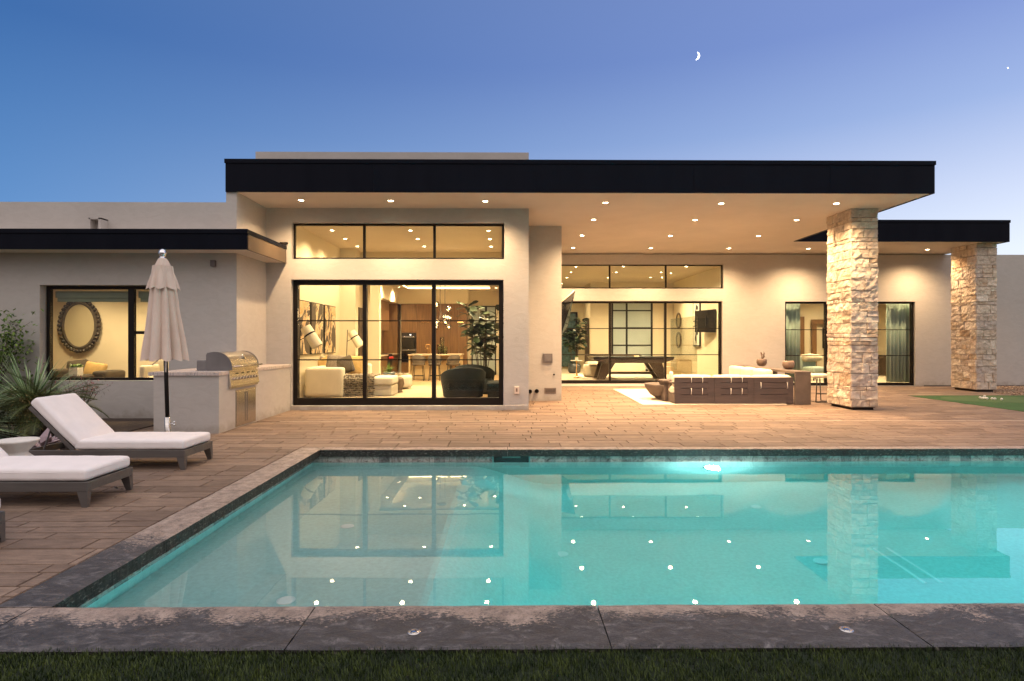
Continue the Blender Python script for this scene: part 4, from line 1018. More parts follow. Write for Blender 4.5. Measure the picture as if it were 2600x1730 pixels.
bt = empty('bottle', (X_(1704, 14.85), 14.85, .547), 0, 'white insulated bottle with a pale straw on the drinks table', 'bottle')
m = MB(); m.lathe([(.045, 0), (.05, .02), (.05, .17), (.045, .20), (.02, .21), (.001, .21)], (0, 0, 0), 20); m.build('body', M_BASKET, bt, smooth=True)
m = MB(); m.tube([(.0, 0, .2), (-.02, 0, .27), (-.05, 0, .29)], .006, 6); m.build('straw', M_('pink_straw', (.7, .35, .35)), bt)
sp_ = empty('small_plant', (X_(1722, 14.95), 14.9, .547), 0, 'small dark leafy plant beside the white bottle', 'plant'); m = MB(); R = random.Random(6)
for k in range(70): m.leaf((R.uniform(-.03, .03), R.uniform(-.03, .03), .05), (R.uniform(-1, 1), R.uniform(-1, 1), R.uniform(.1, 1)), (0, 0, 1), R.uniform(.08, .16), .05, tone=R.random())
m.build('leaves', L_DARK, sp_); m = MB(); m.lathe([(.05, 0), (.065, .07), (.001, .07)], (0, 0, 0), 18); m.build('pot', M_DARKPOT, sp_)
# television swung out from the pier wall
tv = empty('television', (0, 0, 0), 0, 'outdoor television seen from behind, tilted off the pier wall', 'television')
A, Bq, Cq, D = Vector((XB - .06, 15.25, 2.50)), Vector((1.87, 16.4, 2.93)), Vector((1.66, 16.4, 1.95)), Vector((XB - .08, 15.25, 1.55))
nn = (Bq - A).cross(D - A).normalized() * .05
if nn.x < 0: nn = -nn
m = MB(); m.prism([A, Bq, Cq, D], nn); m.build('rear_cover', M_('bronze_plastic', (.42, .28, .18), .5, var=.1), tv)
m = MB(); m.prism([A + nn * 1.02, Bq + nn * 1.02, Cq + nn * 1.02, D + nn * 1.02], nn * .1); m.build('screen', M_GLOSSB, tv)
m = MB(); nb = -nn * .12
def tvp(a, b): return A.lerp(Bq, a).lerp(D.lerp(Cq, a), b)
for (a0, a1, b0, b1) in ((.30, .37, .40, .60), (.52, .58, .42, .68), (.70, .75, .40, .62), (.15, .9, .25, .262), (.45, .49, .78, .88)): m.prism([tvp(a0, b0), tvp(a1, b0), tvp(a1, b1), tvp(a0, b1)], nb)
m.build('mounting_slots', M_BLACKM, tv)
m = MB(); m.tube([(XB, 16.3, 2.3), (XB + .22, 16.05, 2.25)], .03, 8); m.box(XB, XB + .02, 16.15, 16.5, 2.1, 2.5); m.build('bracket', M_BLACKM, tv)

# ================================================================ planting at left
def yucca(loc, n, L, seed, lab):
    e = empty('desert_spoon', loc, 0, lab, 'plant'); R = random.Random(seed); m = MB()
    for k in range(n):
        a = R.uniform(0, 2 * PI); el = math.asin(R.uniform(-.45, .97)); d = Vector((math.cos(a) * math.cos(el), math.sin(a) * math.cos(el), math.sin(el)))
        l = L * R.uniform(.75, 1.08); w = R.uniform(.008, .013); s = d.cross(Vector((0, 0, 1))).normalized(); o = Vector((0, 0, .30)) + d * .06
        sag = R.uniform(.02, .16); pts = [o + d * l * t + Vector((0, 0, -sag * l * t * t)) for t in (0, .3, .6, .85, 1)]
        vs = []
        for t, p in zip((1, 1, .8, .5, .05), pts): vs += [p - s * w * t, p + s * w * t]
        m.add(vs, [(0, 1, 3, 2), (2, 3, 5, 4), (4, 5, 7, 6), (6, 7, 9, 8)], min(1, max(0, R.gauss(.5, .25))))
    m.build('blades', L_YUCCA, e)
    m = MB(); m.lathe([(.12, 0), (.13, .2), (.06, .36), (.001, .38)], (0, 0, 0), 12); m.build('stem', M_WOODD, e); return e
yucca((X_(-130, 8.6), 8.6, .0), 820, .98, 3, 'grey-green spiky desert spoon at the left frame edge behind the side table')
yucca((X_(-70, 8.6) - .2, 9.9, .15), 300, 1.0, 5, 'darker spiky desert spoon half hidden behind the foremost one')
def sago(loc, nf, L, seed, lab, lo=.1):
    e = empty('sago_palm', loc, 0, lab, 'palm'); R = random.Random(seed); m = MB(); st = MB()
    for k in range(nf):
        a = 2 * PI * k / nf + R.uniform(-.15, .15); el = R.uniform(lo, 1.25); d = Vector((math.cos(a), math.sin(a), 0)); l = L * R.uniform(.8, 1.05); P = []
        for t in range(19):
            q = t / 18; an = el - q * 1.35 * (1.2 - el * .5); P.append(((P[-1] if P else Vector((0, 0, .22))) + (d * math.cos(an) + Vector((0, 0, math.sin(an)))) * l / 18))
        st.tube(P[::3], .006, 5)
        tn = R.random() * .6
        for i in range(2, 19):
            tan = (P[i] - P[i - 1]).normalized(); s = tan.cross(Vector((0, 0, 1))).normalized(); ll = .20 * math.sin(PI * (i / 19) ** .8) + .04
            for j in (0, .5):
                pp = P[i - 1].lerp(P[i], j)
                for sg in (-1, 1):
                    dd = (s * sg + tan * .75 + Vector((0, 0, .25))).normalized(); e1 = pp + dd * ll; w = tan * .006
                    m.add([pp - w, pp + w, e1], [(0, 1, 2)], min(1, max(0, tn + R.uniform(-.1, .3))))
    m.build('fronds', L_SAGO, e); st.build('rachis', L_SAGO, e)
    b = MB(); b.lathe([(.11, 0), (.13, .12), (.07, .24), (.001, .26)], (0, 0, 0), 12); b.build('trunk', M_WOODD, e); return e
sago((X_(120, 9.5), 9.5, .22), 40, .85, 12, 'dark feathery sago palm below the wing window')
sago((X_(30, 11.0), 11.0, 0), 24, .9, 15, 'sago palm behind the desert spoon against the wing wall', .4)
def bushy(name, loc, r, h, n, mat, seed, lab, cat='shrub', ls=.06, stems=7, lw=.45, bloom=0):
    e = empty(name, loc, 0, lab, cat); R = random.Random(seed); m = MB(); st = MB(); bl = MB()
    tips = []
    for k in range(stems):
        a = R.uniform(0, 2 * PI); q = Vector((math.cos(a) * r * R.uniform(.2, .9), math.sin(a) * r * .6 * R.uniform(.2, .9), h * R.uniform(.6, 1)))
        P = [Vector((0, 0, 0)), q * .4 + Vector((R.uniform(-.05, .05), 0, h * .15)), q * .75, q]; st.tube(P, [.012, .009, .006, .003], 5)
        tips += [P[1].lerp(P[2], R.random()), P[2].lerp(P[3], R.random()), P[3]]
        for j in range(3):
            b = P[2].lerp(P[3], R.random()); c = b + Vector((R.uniform(-1, 1), R.uniform(-1, 1), R.uniform(-.2, 1))) * r * .35; st.tube([b, c], .003, 4); tips += [c, b.lerp(c, .5)]
    for k in range(n):
        c = R.choice(tips); rr = r * .16; p = c + Vector((R.gauss(0, rr), R.gauss(0, rr * .8), R.gauss(0, rr)))
        m.leaf(p, (R.uniform(-1, 1), R.uniform(-1, 1), R.uniform(-.2, 1)), (0, 0, 1), ls * R.uniform(.7, 1.3), ls * lw, tone=min(1, max(0, R.gauss(.4, .3))))
    m.build('leaves', mat, e); st.build('stems', M_WOODD, e)
    if bloom:
        for k in range(bloom):
            c = R.choice(tips) + Vector((R.gauss(0, .04), R.gauss(0, .04), R.gauss(.03, .03))); bl.leaf(c, (R.uniform(-1, 1), R.uniform(-1, 1), 1), (0, 0, 1), .035, .02, tone=R.random())
        bl.build('blooms', L_PINK, e)
    return e
bushy('leafy_shrub', (X_(-20, 11.2), 11.2, 0), .85, 1.95, 1500, L_SHRUB, 21, 'bright leafy shrub reaching up the grey wall left of the wing window', ls=.095, stems=15, lw=.5)
bushy('flowering_bush', (X_(195, 10.75), 10.75, 0), .5, .92, 700, L_BRUSH, 33, 'wispy pink-flowered bush under the wing window sill', ls=.07, stems=14, lw=.12, bloom=150)
bushy('low_bush', (X_(110, 9.3), 9.3, 0), .55, .55, 1500, L_BRUSH, 35, 'low olive-brown bush between the desert spoon and the far lounger', ls=.09, stems=16, lw=.18)
bushy('low_bush', (X_(30, 9.2), 9.2, 0), .5, .45, 900, L_BRUSH, 37, 'low olive-brown bush at the foot of the desert spoon', ls=.09, stems=12, lw=.18)
ag = empty('agave', (X_(108, 7.98), 7.98, 0), 0, 'pale mauve broad-leaved agave behind the raised lounger back', 'plant'); m = MB(); R = random.Random(9)
for k in range(13):
    a = R.uniform(0, 2 * PI); m.leaf((0, 0, .08), (math.cos(a), math.sin(a) * .6, R.uniform(.15, .8)), (0, 0, 1), R.uniform(.28, .45), R.uniform(.12, .17), .12, tone=R.random())
m.build('leaves', L_MAUVE, ag)
tag(B('planting_bed', M_('bark_mulch', (.06, .04, .03), .95, var=.4, vs=14, bump=.8, bs=40, fine=.4), -11, -6.35, 8.2, YW - .01, -.03, .018), kind='structure')
m = MB()
for (x, y, h) in ((0, 0, .55), (.12, .1, .4), (-.1, .05, .48), (.05, -.1, .3)): m.tube([(0, 0, 0), (x * .6 - .05, y, h * .5), (x - .25, y, h)], .006, 5); m.tube([(x * .6 - .05, y, h * .5), (x - .05, y - .1, h * .8)], .004, 4)
tag(m.build('bare_branch', M_WOODD, loc=(16.6, 17.4, 0)), 'leafless twiggy branch at the right edge before the far wall', 'branch')

# ================================================================ furniture seen through the glass
def at_(u, Y, z=FZ): return (X_(u, Y), Y, z)
# --- great room: three canvases
for k, (ya, yb, lb) in enumerate(((14.58, 15.54, 'tall abstract gold and black canvas nearest the glass on the left wall'), (15.66, 16.66, 'tall abstract gold and black canvas, middle one of the three'), (16.84, 17.9, 'tall abstract dark-edged canvas farthest from the glass'))):
    a = empty('painting', (0, 0, 0), 0, lb, 'painting', 'abstract canvases on the living room wall')
    m = MB(); m.box(GX0 + .004, GX0 + .05, ya, yb, 1.17, 2.56); m.build('frame', M_GLOSSB, a)
    m = MB(); m.box(GX0 + .05, GX0 + .058, ya + .02, yb - .02, 1.19, 2.54); m.build('canvas', art_mat(k * 1.7 + .4), a)
# sofa
sf = empty('living_room_sofa', (0, 0, 0), 0, 'cream sectional sofa with chaise behind the left sliding panels', 'sofa')
m = MB(); m.rbox((-4.62, 15.15, .48), (.95, .32, .74), .06, 12, .01); m.rbox((-4.98, 16.4, .47), (.32, 2.6, .74), .06, 12, .01); m.rbox((-4.6, 17.9, .47), (1.05, .32, .74), .06, 12, .01); m.build('arm', M_CREAMF, sf, smooth=True)
m = MB(); m.rbox((-4.1, 15.7, .24), (2.3, .95, .28), .04, 12); m.rbox((-4.6, 17.2, .24), (1.0, 1.2, .28), .04, 12); m.build('base', M_CREAMF, sf, smooth=True)
m = MB(); m.rbox((-3.85, 15.65, .49), (1.85, .93, .22), .06, 14, .02); m.build('seat_cushion', M_CREAMF, sf, smooth=True)
m = MB(); m.rbox((-4.6, 17.2, .49), (1.0, 1.1, .22), .06, 14, .02); m.build('seat_cushion', M_CREAMF, sf, smooth=True)
m = MB()
for (x, y) in ((-3.05, 15.3), (-3.05, 16.1), (-5.0, 15.1)): m.box(x - .04, x + .04, y - .04, y + .04, FZ, .13)
m.build('leg', M_WOODD, sf)
m = MB(); m.rbox((-4.72, 17.62, .80), (.62, .2, .40), .07, 10, .03); m.rbox((-4.75, 16.3, .80), (.2, .8, .40), .07, 10, .03); m.build('back_cushion', M_CREAMF, sf, smooth=True)
# pillows
for (u, Y, z, s, mat, lb, rot) in ((806, 16.6, .92, .42, M_GREYP, 'brown patterned pillow at the left end of the living room sofa', .3), (826, 16.4, .88, .40, M_MUST, 'mustard and brown pillow second from the sofa left end', -.5),
                                   (852, 15.9, .90, .50, M_GREYP, 'chunky woven grey pillow in the middle of the sofa', .1), (876, 15.85, .88, .46, M_OLIVE, 'smooth grey-brown pillow leaning beside the woven one', -.35), (902, 16.2, .87, .50, M_MUST, 'large mustard pillow at the right end of the sofa', .05)):
    m = MB(); m.rbox((0, 0, 0), (s, s, .10), .05, 10, .05, M=Matrix.Rotation(rot, 3, 'Y') @ Matrix.Rotation(math.radians(76), 3, 'X'), wr=.01); tag(m.build('pillow', mat, smooth=True, loc=at_(u, Y, z)), lb, 'pillow', 'pillows on the living room sofa')
# knitted throw over the chaise
m = MB(); R = random.Random(1)
x0, x1 = X_(868, 15.2), X_(952, 15.2)
for i in range(15):
    for j in range(24):
        t = j / 23; x = x0 + (x1 - x0) * (i + .5) / 15
        if t < .45: y, z = 15.13, .12 + (t / .45) * .50
        else: y, z = 15.13 + (t - .45) * 1.4, .635
        m.ball((x + R.uniform(-.02, .02), y + R.uniform(-.008, .008), z + R.uniform(-.006, .006)), (.036 * R.uniform(.7, 1.3), .028, .016) if t < .45 else (.036, .03, .02), 7, 5, tone=R.random())
tag(m.build('knit_throw', leafm('grey_knit', (.05, .04, .03), (.42, .35, .25), .95), smooth=True), 'chunky grey knitted throw draped over the chaise end', 'throw')
# floor lamps
def floor_lamp(p, h, sc, lb):
    e = empty('floor_lamp', p, 0, lb, 'lamp', 'floor lamps behind the sofa')
    m = MB(); m.tube([(0, 0, .02), (.06 * sc, 0, h)], .012, 8); m.lathe([(.14, 0), (.14, .02), (.001, .025)], (0, 0, 0), 24); m.tube([(.05 * sc, 0, h * .80), (.24 * sc, 0, h * .86)], .009, 6); m.build('stand', M_BLACKM, e)
    R3 = Matrix.Rotation(math.radians(-32), 4, 'Y'); T0 = Matrix.Translation((.29 * sc, 0, h * .84)) @ R3
    m = MB()
    for z0, z1 in ((-.24, .05), (.075, .24)):
        vs = []; n = 24
        for zz in (z0, z1):
            for k in range(n): vs.append(T0 @ Vector((.115 * sc * math.cos(2 * PI * k / n) * (1 - .18 * zz), .115 * sc * math.sin(2 * PI * k / n), zz * sc)))
        m.add(vs, [(k, (k + 1) % n, n + (k + 1) % n, n + k) for k in range(n)])
    m.build('lamp_shade', M_LAMPSH, e, smooth=True)
    m = MB(); vs = []; n = 24
    for zz in (.045, .08):
        for k in range(n): vs.append(T0 @ Vector((.118 * sc * math.cos(2 * PI * k / n), .118 * sc * math.sin(2 * PI * k / n), zz * sc)))
    m.add(vs, [(k, (k + 1) % n, n + (k + 1) % n, n + k) for k in range(n)]); m.build('band', M_BLACKM, e)
floor_lamp(at_(756, 14.35), 1.83, 1.15, 'tilted white drum floor lamp nearest the glass before the canvases')
floor_lamp(at_(877, 18.1), 1.78, 1.1, 'tilted white drum floor lamp in the far corner behind the sofa')
# coffee tables with plants
m = MB(); m.lathe([(.26, 0), (.24, .1), (.30, .25), (.28, .40), (.24, .44), (.001, .44)], (0, 0, 0), 9)
tag(m.build('coffee_table', M_STUMP, loc=at_(999, 16.35)), 'dark faceted stump table carrying the planted glass bowl', 'table')
pb = empty('planted_bowl', at_(988, 16.3, FZ + .44), 0, 'spiky green succulent in a glass bowl on the stump table', 'plant')
m = MB(); m.lathe([(.08, 0), (.15, .05), (.17, .11), (.16, .14), (.001, .13)], (0, 0, 0), 24); m.build('bowl', M_('blue_grey_bowl', (.10, .12, .12), .2), pb, smooth=True)
m = MB(); R = random.Random(3)
for k in range(46): a = R.uniform(0, 2 * PI); el = R.uniform(.1, 1.4); m.leaf((0, 0, .12), (math.cos(a) * math.cos(el), math.sin(a) * math.cos(el), math.sin(el)), (0, 0, 1), R.uniform(.18, .34), .03, .1, tone=R.random())
m.build('leaves', L_SHRUB, pb)
m = MB(); m.rbox((0, 0, .24), (.75, .6, .36), .08, 12, .02); tag(m.build('ottoman', M_CREAMF, smooth=True, loc=at_(1012, 17.6)), 'cream upholstered ottoman behind the stump table', 'ottoman')
m = MB(); R = random.Random(8)
for k in range(60): m.ball((R.uniform(-.38, .30), R.uniform(-.25, .25), .44 + R.uniform(0, .03)), (.07, .05, .012), 6, 4, tone=R.random())
tag(m.build('patterned_throw', leafm('dark_cream_weave', (.06, .04, .02), (.6, .5, .35), .95), smooth=True, loc=at_(1012, 17.6)), 'dark and cream patterned throw on the ottoman', 'throw')
tag(B('living_room_rug', M_('cream_shag_rug', (.44, .36, .25), .95, var=.4, vs=6, scale=(.6, 5, 1), bump=.5, bs=90, fine=.3), -4.4, -.9, 14.6, 18.6, FZ, FZ + .018), 'cream striped living room rug under the furniture', 'rug')
# armchairs
def barrel_chair(p, rz, lb):
    e = empty('armchair', p, rz, lb, 'armchair', 'dark teal armchairs in the living room'); m = MB(); vs = []; fs = []; n = 40
    for i in range(n + 1):
        a = math.radians(-30 + 240 * i / n); q = .60; hh = .42 + .36 * (math.sin(math.radians(180) * i / n) ** .8)
        c, s = math.cos(a), math.sin(a)
        for (rr, zz) in ((q * .86, .06), (q, hh), (q - .03, hh + .025), (q - .10, hh + .02), (q - .13, hh - .03), (q - .15, .30)): vs.append((rr * c * .95, rr * s * .9, zz))
    for i in range(n):
        for j in range(5): fs.append((i * 6 + j, (i + 1) * 6 + j, (i + 1) * 6 + j + 1, i * 6 + j + 1))
    fs += [(0, 1, 2, 3, 4, 5), tuple(n * 6 + j for j in (5, 4, 3, 2, 1, 0))]
    m.add(vs, fs); m.build('shell', M_TEAL, e, smooth=True)
    m = MB(); m.rbox((0, -.06, .33), (.86, .88, .24), .08, 12, .02); m.build('seat_cushion', M_TEAL, e, smooth=True)
    m = MB(); m.lathe([(.42, .0), (.42, .07), (.001, .07)], (0, 0, 0), 30); m.build('plinth', M_WOODD, e)
barrel_chair(at_(1176, 14.75), PI + .25, 'dark teal armchair close behind the right sliding panel')
barrel_chair(at_(1205, 16.5), PI - .2, 'dark teal armchair farther back, overlapped by the nearer one')
lb_ = empty('low_bench', (0, 0, 0), 0, 'dark low bench at the right end of the glass', 'bench'); xa, xb = X_(1236, 14.6), GX1 - .02
m = MB(); m.rbox(((xa + xb) / 2, 14.75, .42), (xb - xa, .9, .2), .05, 12, .015); m.build('cushion', M_TEAL, lb_, smooth=True)
m = MB(); m.box(xa + .03, xb - .03, 14.34, 15.16, FZ + .02, .32); m.build('base', M_TEAL, lb_, bevel=.01)
# fiddle-leaf figs
def fig(p, h, n, L, lb, spread=.42, z0=.9, pot=True, seed=4):
    e = empty('fiddle_leaf_fig', p, 0, lb, 'plant', 'potted fiddle-leaf figs'); R = random.Random(seed); m = MB(); st = MB(); tips = []
    for k in range(6):
        a = R.uniform(0, 2 * PI); q = Vector((math.cos(a) * spread * .45, math.sin(a) * spread * .45, h * R.uniform(.75, 1))); P = [Vector((math.cos(a) * .05, math.sin(a) * .05, .2)), q * .5, q]; st.tube(P, [.014, .012, .007], 6)
        for t in range(n // 6):
            f = R.uniform(.08, 1.0); c = P[1].lerp(P[2], f) if R.random() > .1 else P[2]
            if c.z < z0: c.z = R.uniform(z0, h)
            a2 = R.uniform(0, 2 * PI); el = R.uniform(-.45, .7); d = Vector((math.cos(a2) * math.cos(el), math.sin(a2) * math.cos(el), math.sin(el)))
            l = L * R.uniform(.7, 1.15); s = d.cross(Vector((R.uniform(-.4, .4), R.uniform(-.4, .4), 1))).normalized(); u = s.cross(d); o = c + d * .05
            pr = [(0, .03), (.2, .20), (.45, .22), (.7, .34), (.9, .26), (1.0, .03)]; vs = []
            for (tt, w) in pr:
                b = o + d * l * tt - u * l * .25 * tt * tt
                vs += [b - s * w * l + u * .02, b, b + s * w * l + u * .02]
            fs = [(i * 3 + j, i * 3 + j + 1, i * 3 + j + 4, i * 3 + j + 3) for i in range(5) for j in (0, 1)]
            m.add(vs, fs, min(1, max(0, R.gauss(.35, .3))))
    m.build('leaves', L_DARK, e, smooth=True); st.build('stems', M_WOODD, e)
    if pot: b = MB(); b.lathe([(.20, 0), (.27, .08), (.29, .28), (.25, .42), (.22, .42), (.2, .38), (.001, .37)], (0, 0, 0), 28); b.build('pot', M_DARKPOT, e, smooth=True)
fig(at_(1226, 16.2), 2.36, 156, .30, 'tall fiddle-leaf fig behind the dark armchairs at the right of the living room', .95, .75)
# --- kitchen
kc = empty('kitchen_cabinets', (0, 0, 0), 0, 'full-height walnut kitchen cabinets across the back wall', 'cabinets')
kx = [-3.70, -2.95, -2.35, -1.95, -1.62]
for a, b in zip([X_(1018.8, 24.4)] + kx, kx):
    oven = b < -3.6
    if oven:
        m = MB(); m.box(a, b, 24.38, 24.98, 1.86, 3.05); m.box(a, b, 24.38, 24.98, FZ, .64)
    else: m = MB(); m.box(a + .004, b - .004, 24.38, 24.98, FZ + .08, 3.05)
    m.build('cabinet_door', M_WOOD, kc, bevel=.003)
m = MB()
for (a, b) in ((-3.5, -3.15), (-2.75, -2.55), (-2.0, -1.75)): m.box(a, b, 24.36, 24.38, 2.28, 2.31)
m.build('handle', M_BRASS, kc)
m = MB(); m.box(-5.1, -4.45, 20.6, 22.2, FZ, .97); m.box(-5.1, -4.45, 22.9, 24.37, FZ, .97); m.box(-5.1, -4.45, 22.2, 22.9, FZ, .60); m.box(-5.19, -5.02, 23.45, 24.97, .98, 3.05); m.box(-5.19, -4.46, 24.30, 24.97, 1.02, 3.05); m.build('base_cabinet', M_WOOD, kc)
m = MB(); m.box(-5.15, -4.41, 20.6, 24.3, .97, 1.01); m.build('countertop', M_COUNTER, kc)
m = MB(); m.box(-5.18, -4.62, 21.55, 23.4, 1.92, 3.05); tag(m.build('range_hood', M_WOOD, bevel=.004), 'dark walnut range hood above the left kitchen counter', 'hood')
ov = empty('double_oven', (0, 0, 0), 0, 'black double wall oven with steel bar handles in the walnut cabinets', 'oven')
oa, ob = X_(1018.8, 24.38) + .01, -3.71
m = MB(); m.box(oa, ob, 24.365, 24.9, .645, 1.855); m.build('housing', M_('oven_black', (.012, .01, .009), .35), ov)
for z0, z1 in ((.68, 1.14), (1.20, 1.68)): m = MB(); m.box(oa + .02, ob - .02, 24.35, 24.364, z0, z1); d = m.build('door', M_GLOSSB, ov); m = MB(); m.tube([(oa + .04, 24.31, z1 + .0), (ob - .04, 24.31, z1 + .0)], .014, 8); m.build('handle', M_STEEL, d)
m = MB(); m.box(oa + .34, oa + .40, 24.355, 24.364, 1.76, 1.79); m.build('display', emit('oven_display', (.9, .95, 1), 3), ov)
rg = empty('range_cooker', (0, 0, 0), 0, 'dark range cooker with red knobs in the left counter', 'cooker')
m = MB(); m.box(-5.05, -4.40, 22.22, 22.88, .605, 1.03); m.build('body', M_BLACKM, rg)
for k in range(5): m = MB(); m.lathe([(.045, 0), (.04, .06), (.001, .065)], (-4.40, 22.28 + k * .135, .88), 14, axis='X'); m.build('knob', M_('red_knob', (.45, .02, .015), .3), rg)
m = MB(); m.rbox((-4.75, 21.2, 1.12), (.14, .12, .2), .02, 6); tag(m.build('knife_block', M_('honey_wood', (.45, .22, .06), .5), smooth=True), 'honey-coloured knife block on the left kitchen counter', 'knife block')
isl = empty('kitchen_island', (0, 0, 0), 0, 'pale wood kitchen island with stone top under the globe pendants', 'island')
ia, ib = X_(1038.5, 21.9), X_(1171, 21.9)
m = MB(); m.box(ia - .02, ib + .02, 21.75, 23.1, .985, 1.03); m.build('countertop', M_COUNTER, isl, bevel=.005)
m = MB(); m.box(ia + .05, ib - .45, 22.15, 23.0, FZ, .984); m.box(ia, ia + .06, 21.8, 23.05, FZ, .984); m.box(ib - .08, ib - .02, 21.8, 23.05, FZ, .984); m.build('base', M_('pale_oak', (.52, .38, .20), .5, var=.12), isl)
fc = empty('faucet', at_(1092, 22.6, 1.03), 0, 'brass gooseneck tap on the island', 'tap'); m = MB(); m.tube([(0, 0, 0), (0, 0, .32), (-.02, 0, .36), (-.14, 0, .36), (-.17, 0, .33), (-.18, 0, .24)], .018, 8); m.build('spout', M_BRASS, fc, smooth=True)
m = MB(); m.tube([(-.08, .05, 0), (-.08, .05, .2), (-.14, .05, .21)], .012, 8); m.build('filter_tap', M_BRASS, fc, smooth=True)
for (u, h, r, lb) in ((1116, .38, .085, 'left glass cloche with greenery on the island'), (1122.5, .64, .075, 'tallest glass cloche with greenery on the island'), (1130, .30, .09, 'right low glass cloche with greenery on the island')):
    e = empty('glass_cloche', at_(u, 22.2 + (.15 if h > .5 else 0), 1.03), 0, lb, 'vase', 'glass cloches on the island')
    m = MB(); m.lathe([(r, 0), (r, h * .85), (r * .8, h * .96), (r * .3, h), (.001, h)], (0, 0, 0), 20); m.build('glass', glass('vase_glass', (.88, .9, .8), 1.5, 2), e, smooth=True)
    m = MB(); R = random.Random(int(h * 100))
    for k in range(60): m.leaf((R.gauss(0, r * .3), R.gauss(0, r * .3), R.uniform(.02, h * .7)), (R.uniform(-1, 1), R.uniform(-1, 1), R.uniform(-.2, 1)), (0, 0, 1), .05, .03, tone=R.random())
    m.build('greenery', L_SHRUB, e)
def kstool(p, lb, rz=0):
    e = empty('counter_stool', p, rz, lb, 'stool', 'counter stools at the island'); m = MB(); vs = []; fs = []; n = 20
    for i in range(n + 1):
        a = PI + PI * i / n; hh = .72 + .22 * math.sin(PI * i / n) ** .6
        for rr, zz in ((.20, .56), (.255, hh), (.235, hh), (.19, .60)): vs.append((rr * math.cos(a), rr * math.sin(a) * .85, zz))
    for i in range(n):
        for j in range(3): fs.append((i * 4 + j, (i + 1) * 4 + j, (i + 1) * 4 + j + 1, i * 4 + j + 1))
    m.add(vs, fs); m.build('backrest', M_TAUPEF, e, smooth=True)
    m = MB(); m.rbox((0, 0, .585), (.42, .40, .08), .035, 8, .01); m.build('seat', M_TAUPEF, e, smooth=True)
    for sx in (-1, 1):
        for sy in (-1, 1): m = MB(); m.tube([(sx * .15, sy * .14, .56), (sx * .20, sy * .18, 0)], .013, 6); m.build('leg', M_BLACKM, e)
    m = MB(); m.tube([(-.185, -.17, .18), (.185, -.17, .18)], .01, 6); m.tube([(-.185, .17, .18), (.185, .17, .18)], .01, 6); m.build('footrest', M_BLACKM, e)
kstool(at_(1063, 21.4), 'leftmost taupe counter stool at the island'); kstool(at_(1104, 21.4), 'middle taupe counter stool at the island'); kstool(at_(1151, 21.6), 'rightmost taupe counter stool, turned at the island end', .5)
# pendant
ch = empty('globe_pendant', at_(1122, 20.0, KC), 0, 'cluster pendant of clear glass globes on bronze rods', 'pendant lamp')
def cl(u, v): return (X_(u, 20.0) - X_(1122, 20.0), 0, Z_(v, 20.0) - KC)
m = MB(); m.tube([cl(1117.6, 725), cl(1117.6, 800), cl(1115.5, 812)], .012, 6); m.tube([cl(1130, 725), cl(1130, 800)], .012, 6); m.tube([cl(1112, 783), cl(1131, 806)], .01, 6); m.tube([cl(1117, 800), cl(1140, 816)], .01, 6); m.tube([cl(1130, 780), cl(1141, 786)], .008, 6); m.lathe([(.16, -.03), (.16, 0), (.001, 0)], (0, 0, 0), 20); m.build('rods', M_WOODD, ch)
GG = glass('globe_glass', (.98, .95, .86), 1.5, 2.2); EB = emit('bulb_filament', (1, .75, .40), 14)
for (u, v) in ((1109, 772), (1141, 784.7), (1130.7, 804.8), (1142.8, 807.7), (1130.7, 818.8), (1109.2, 819.3), (1108.4, 831.4), (1139.2, 830.7)):
    c = cl(u, v); m = MB(); m.ball((c[0], c[1] + random.uniform(-.15, .15), c[2]), .092, 16, 12); gb = m.build('globe', GG, ch, smooth=True); m = MB(); m.ball((c[0], gb.data.vertices[0].co.y, c[2]), .022, 8, 6); m.build('bulb', EB, gb)
lamp('pendant_lamp', 'POINT', (0, 0, cl(0, 805)[2]), 60, ROOMC, ch, shadow_soft_size=.3)
# glazed steel door at the kitchen right and hall door
def steel_door(name, x0, x1, y, z1, cols, rows, glassm, lb, fw=.06, doorx=None):
    e = empty(name, (0, 0, 0), 0, lb, 'door'); m = MB(); m.box(x0, x0 + fw, y, y + .05, FZ, z1); m.box(x1 - fw, x1, y, y + .05, FZ, z1); m.box(x0 + fw, x1 - fw, y + .001, y + .05, z1 - fw, z1); m.box(x0 + fw, x1 - fw, y + .001, y + .05, FZ, FZ + fw)
    for c_ in cols: m.box(c_ - .045, c_ + .045, y + .002, y + .049, FZ + fw, z1 - fw)
    for r_ in rows: m.box(x0 + fw, x1 - fw, y + .004, y + .047, r_ - .03, r_ + .03)
    m.build('frame', M_BLACKM, e); m = MB(); m.box(x0 + fw, x1 - fw, y + .02, y + .03, FZ + fw, z1 - fw); m.build('pane', glassm, e); return e
steel_door('glazed_door', -1.46, -.42, 24.93, 3.0, [-.85], [1.9], M_FROST, 'black-framed frosted glass door behind the living room fig', .05)
tag(B('hall_door', M_WOODD, -4.73, -4.68, 18.9, 19.75, FZ, 2.6), 'narrow dark door left of the kitchen pillar', 'door')
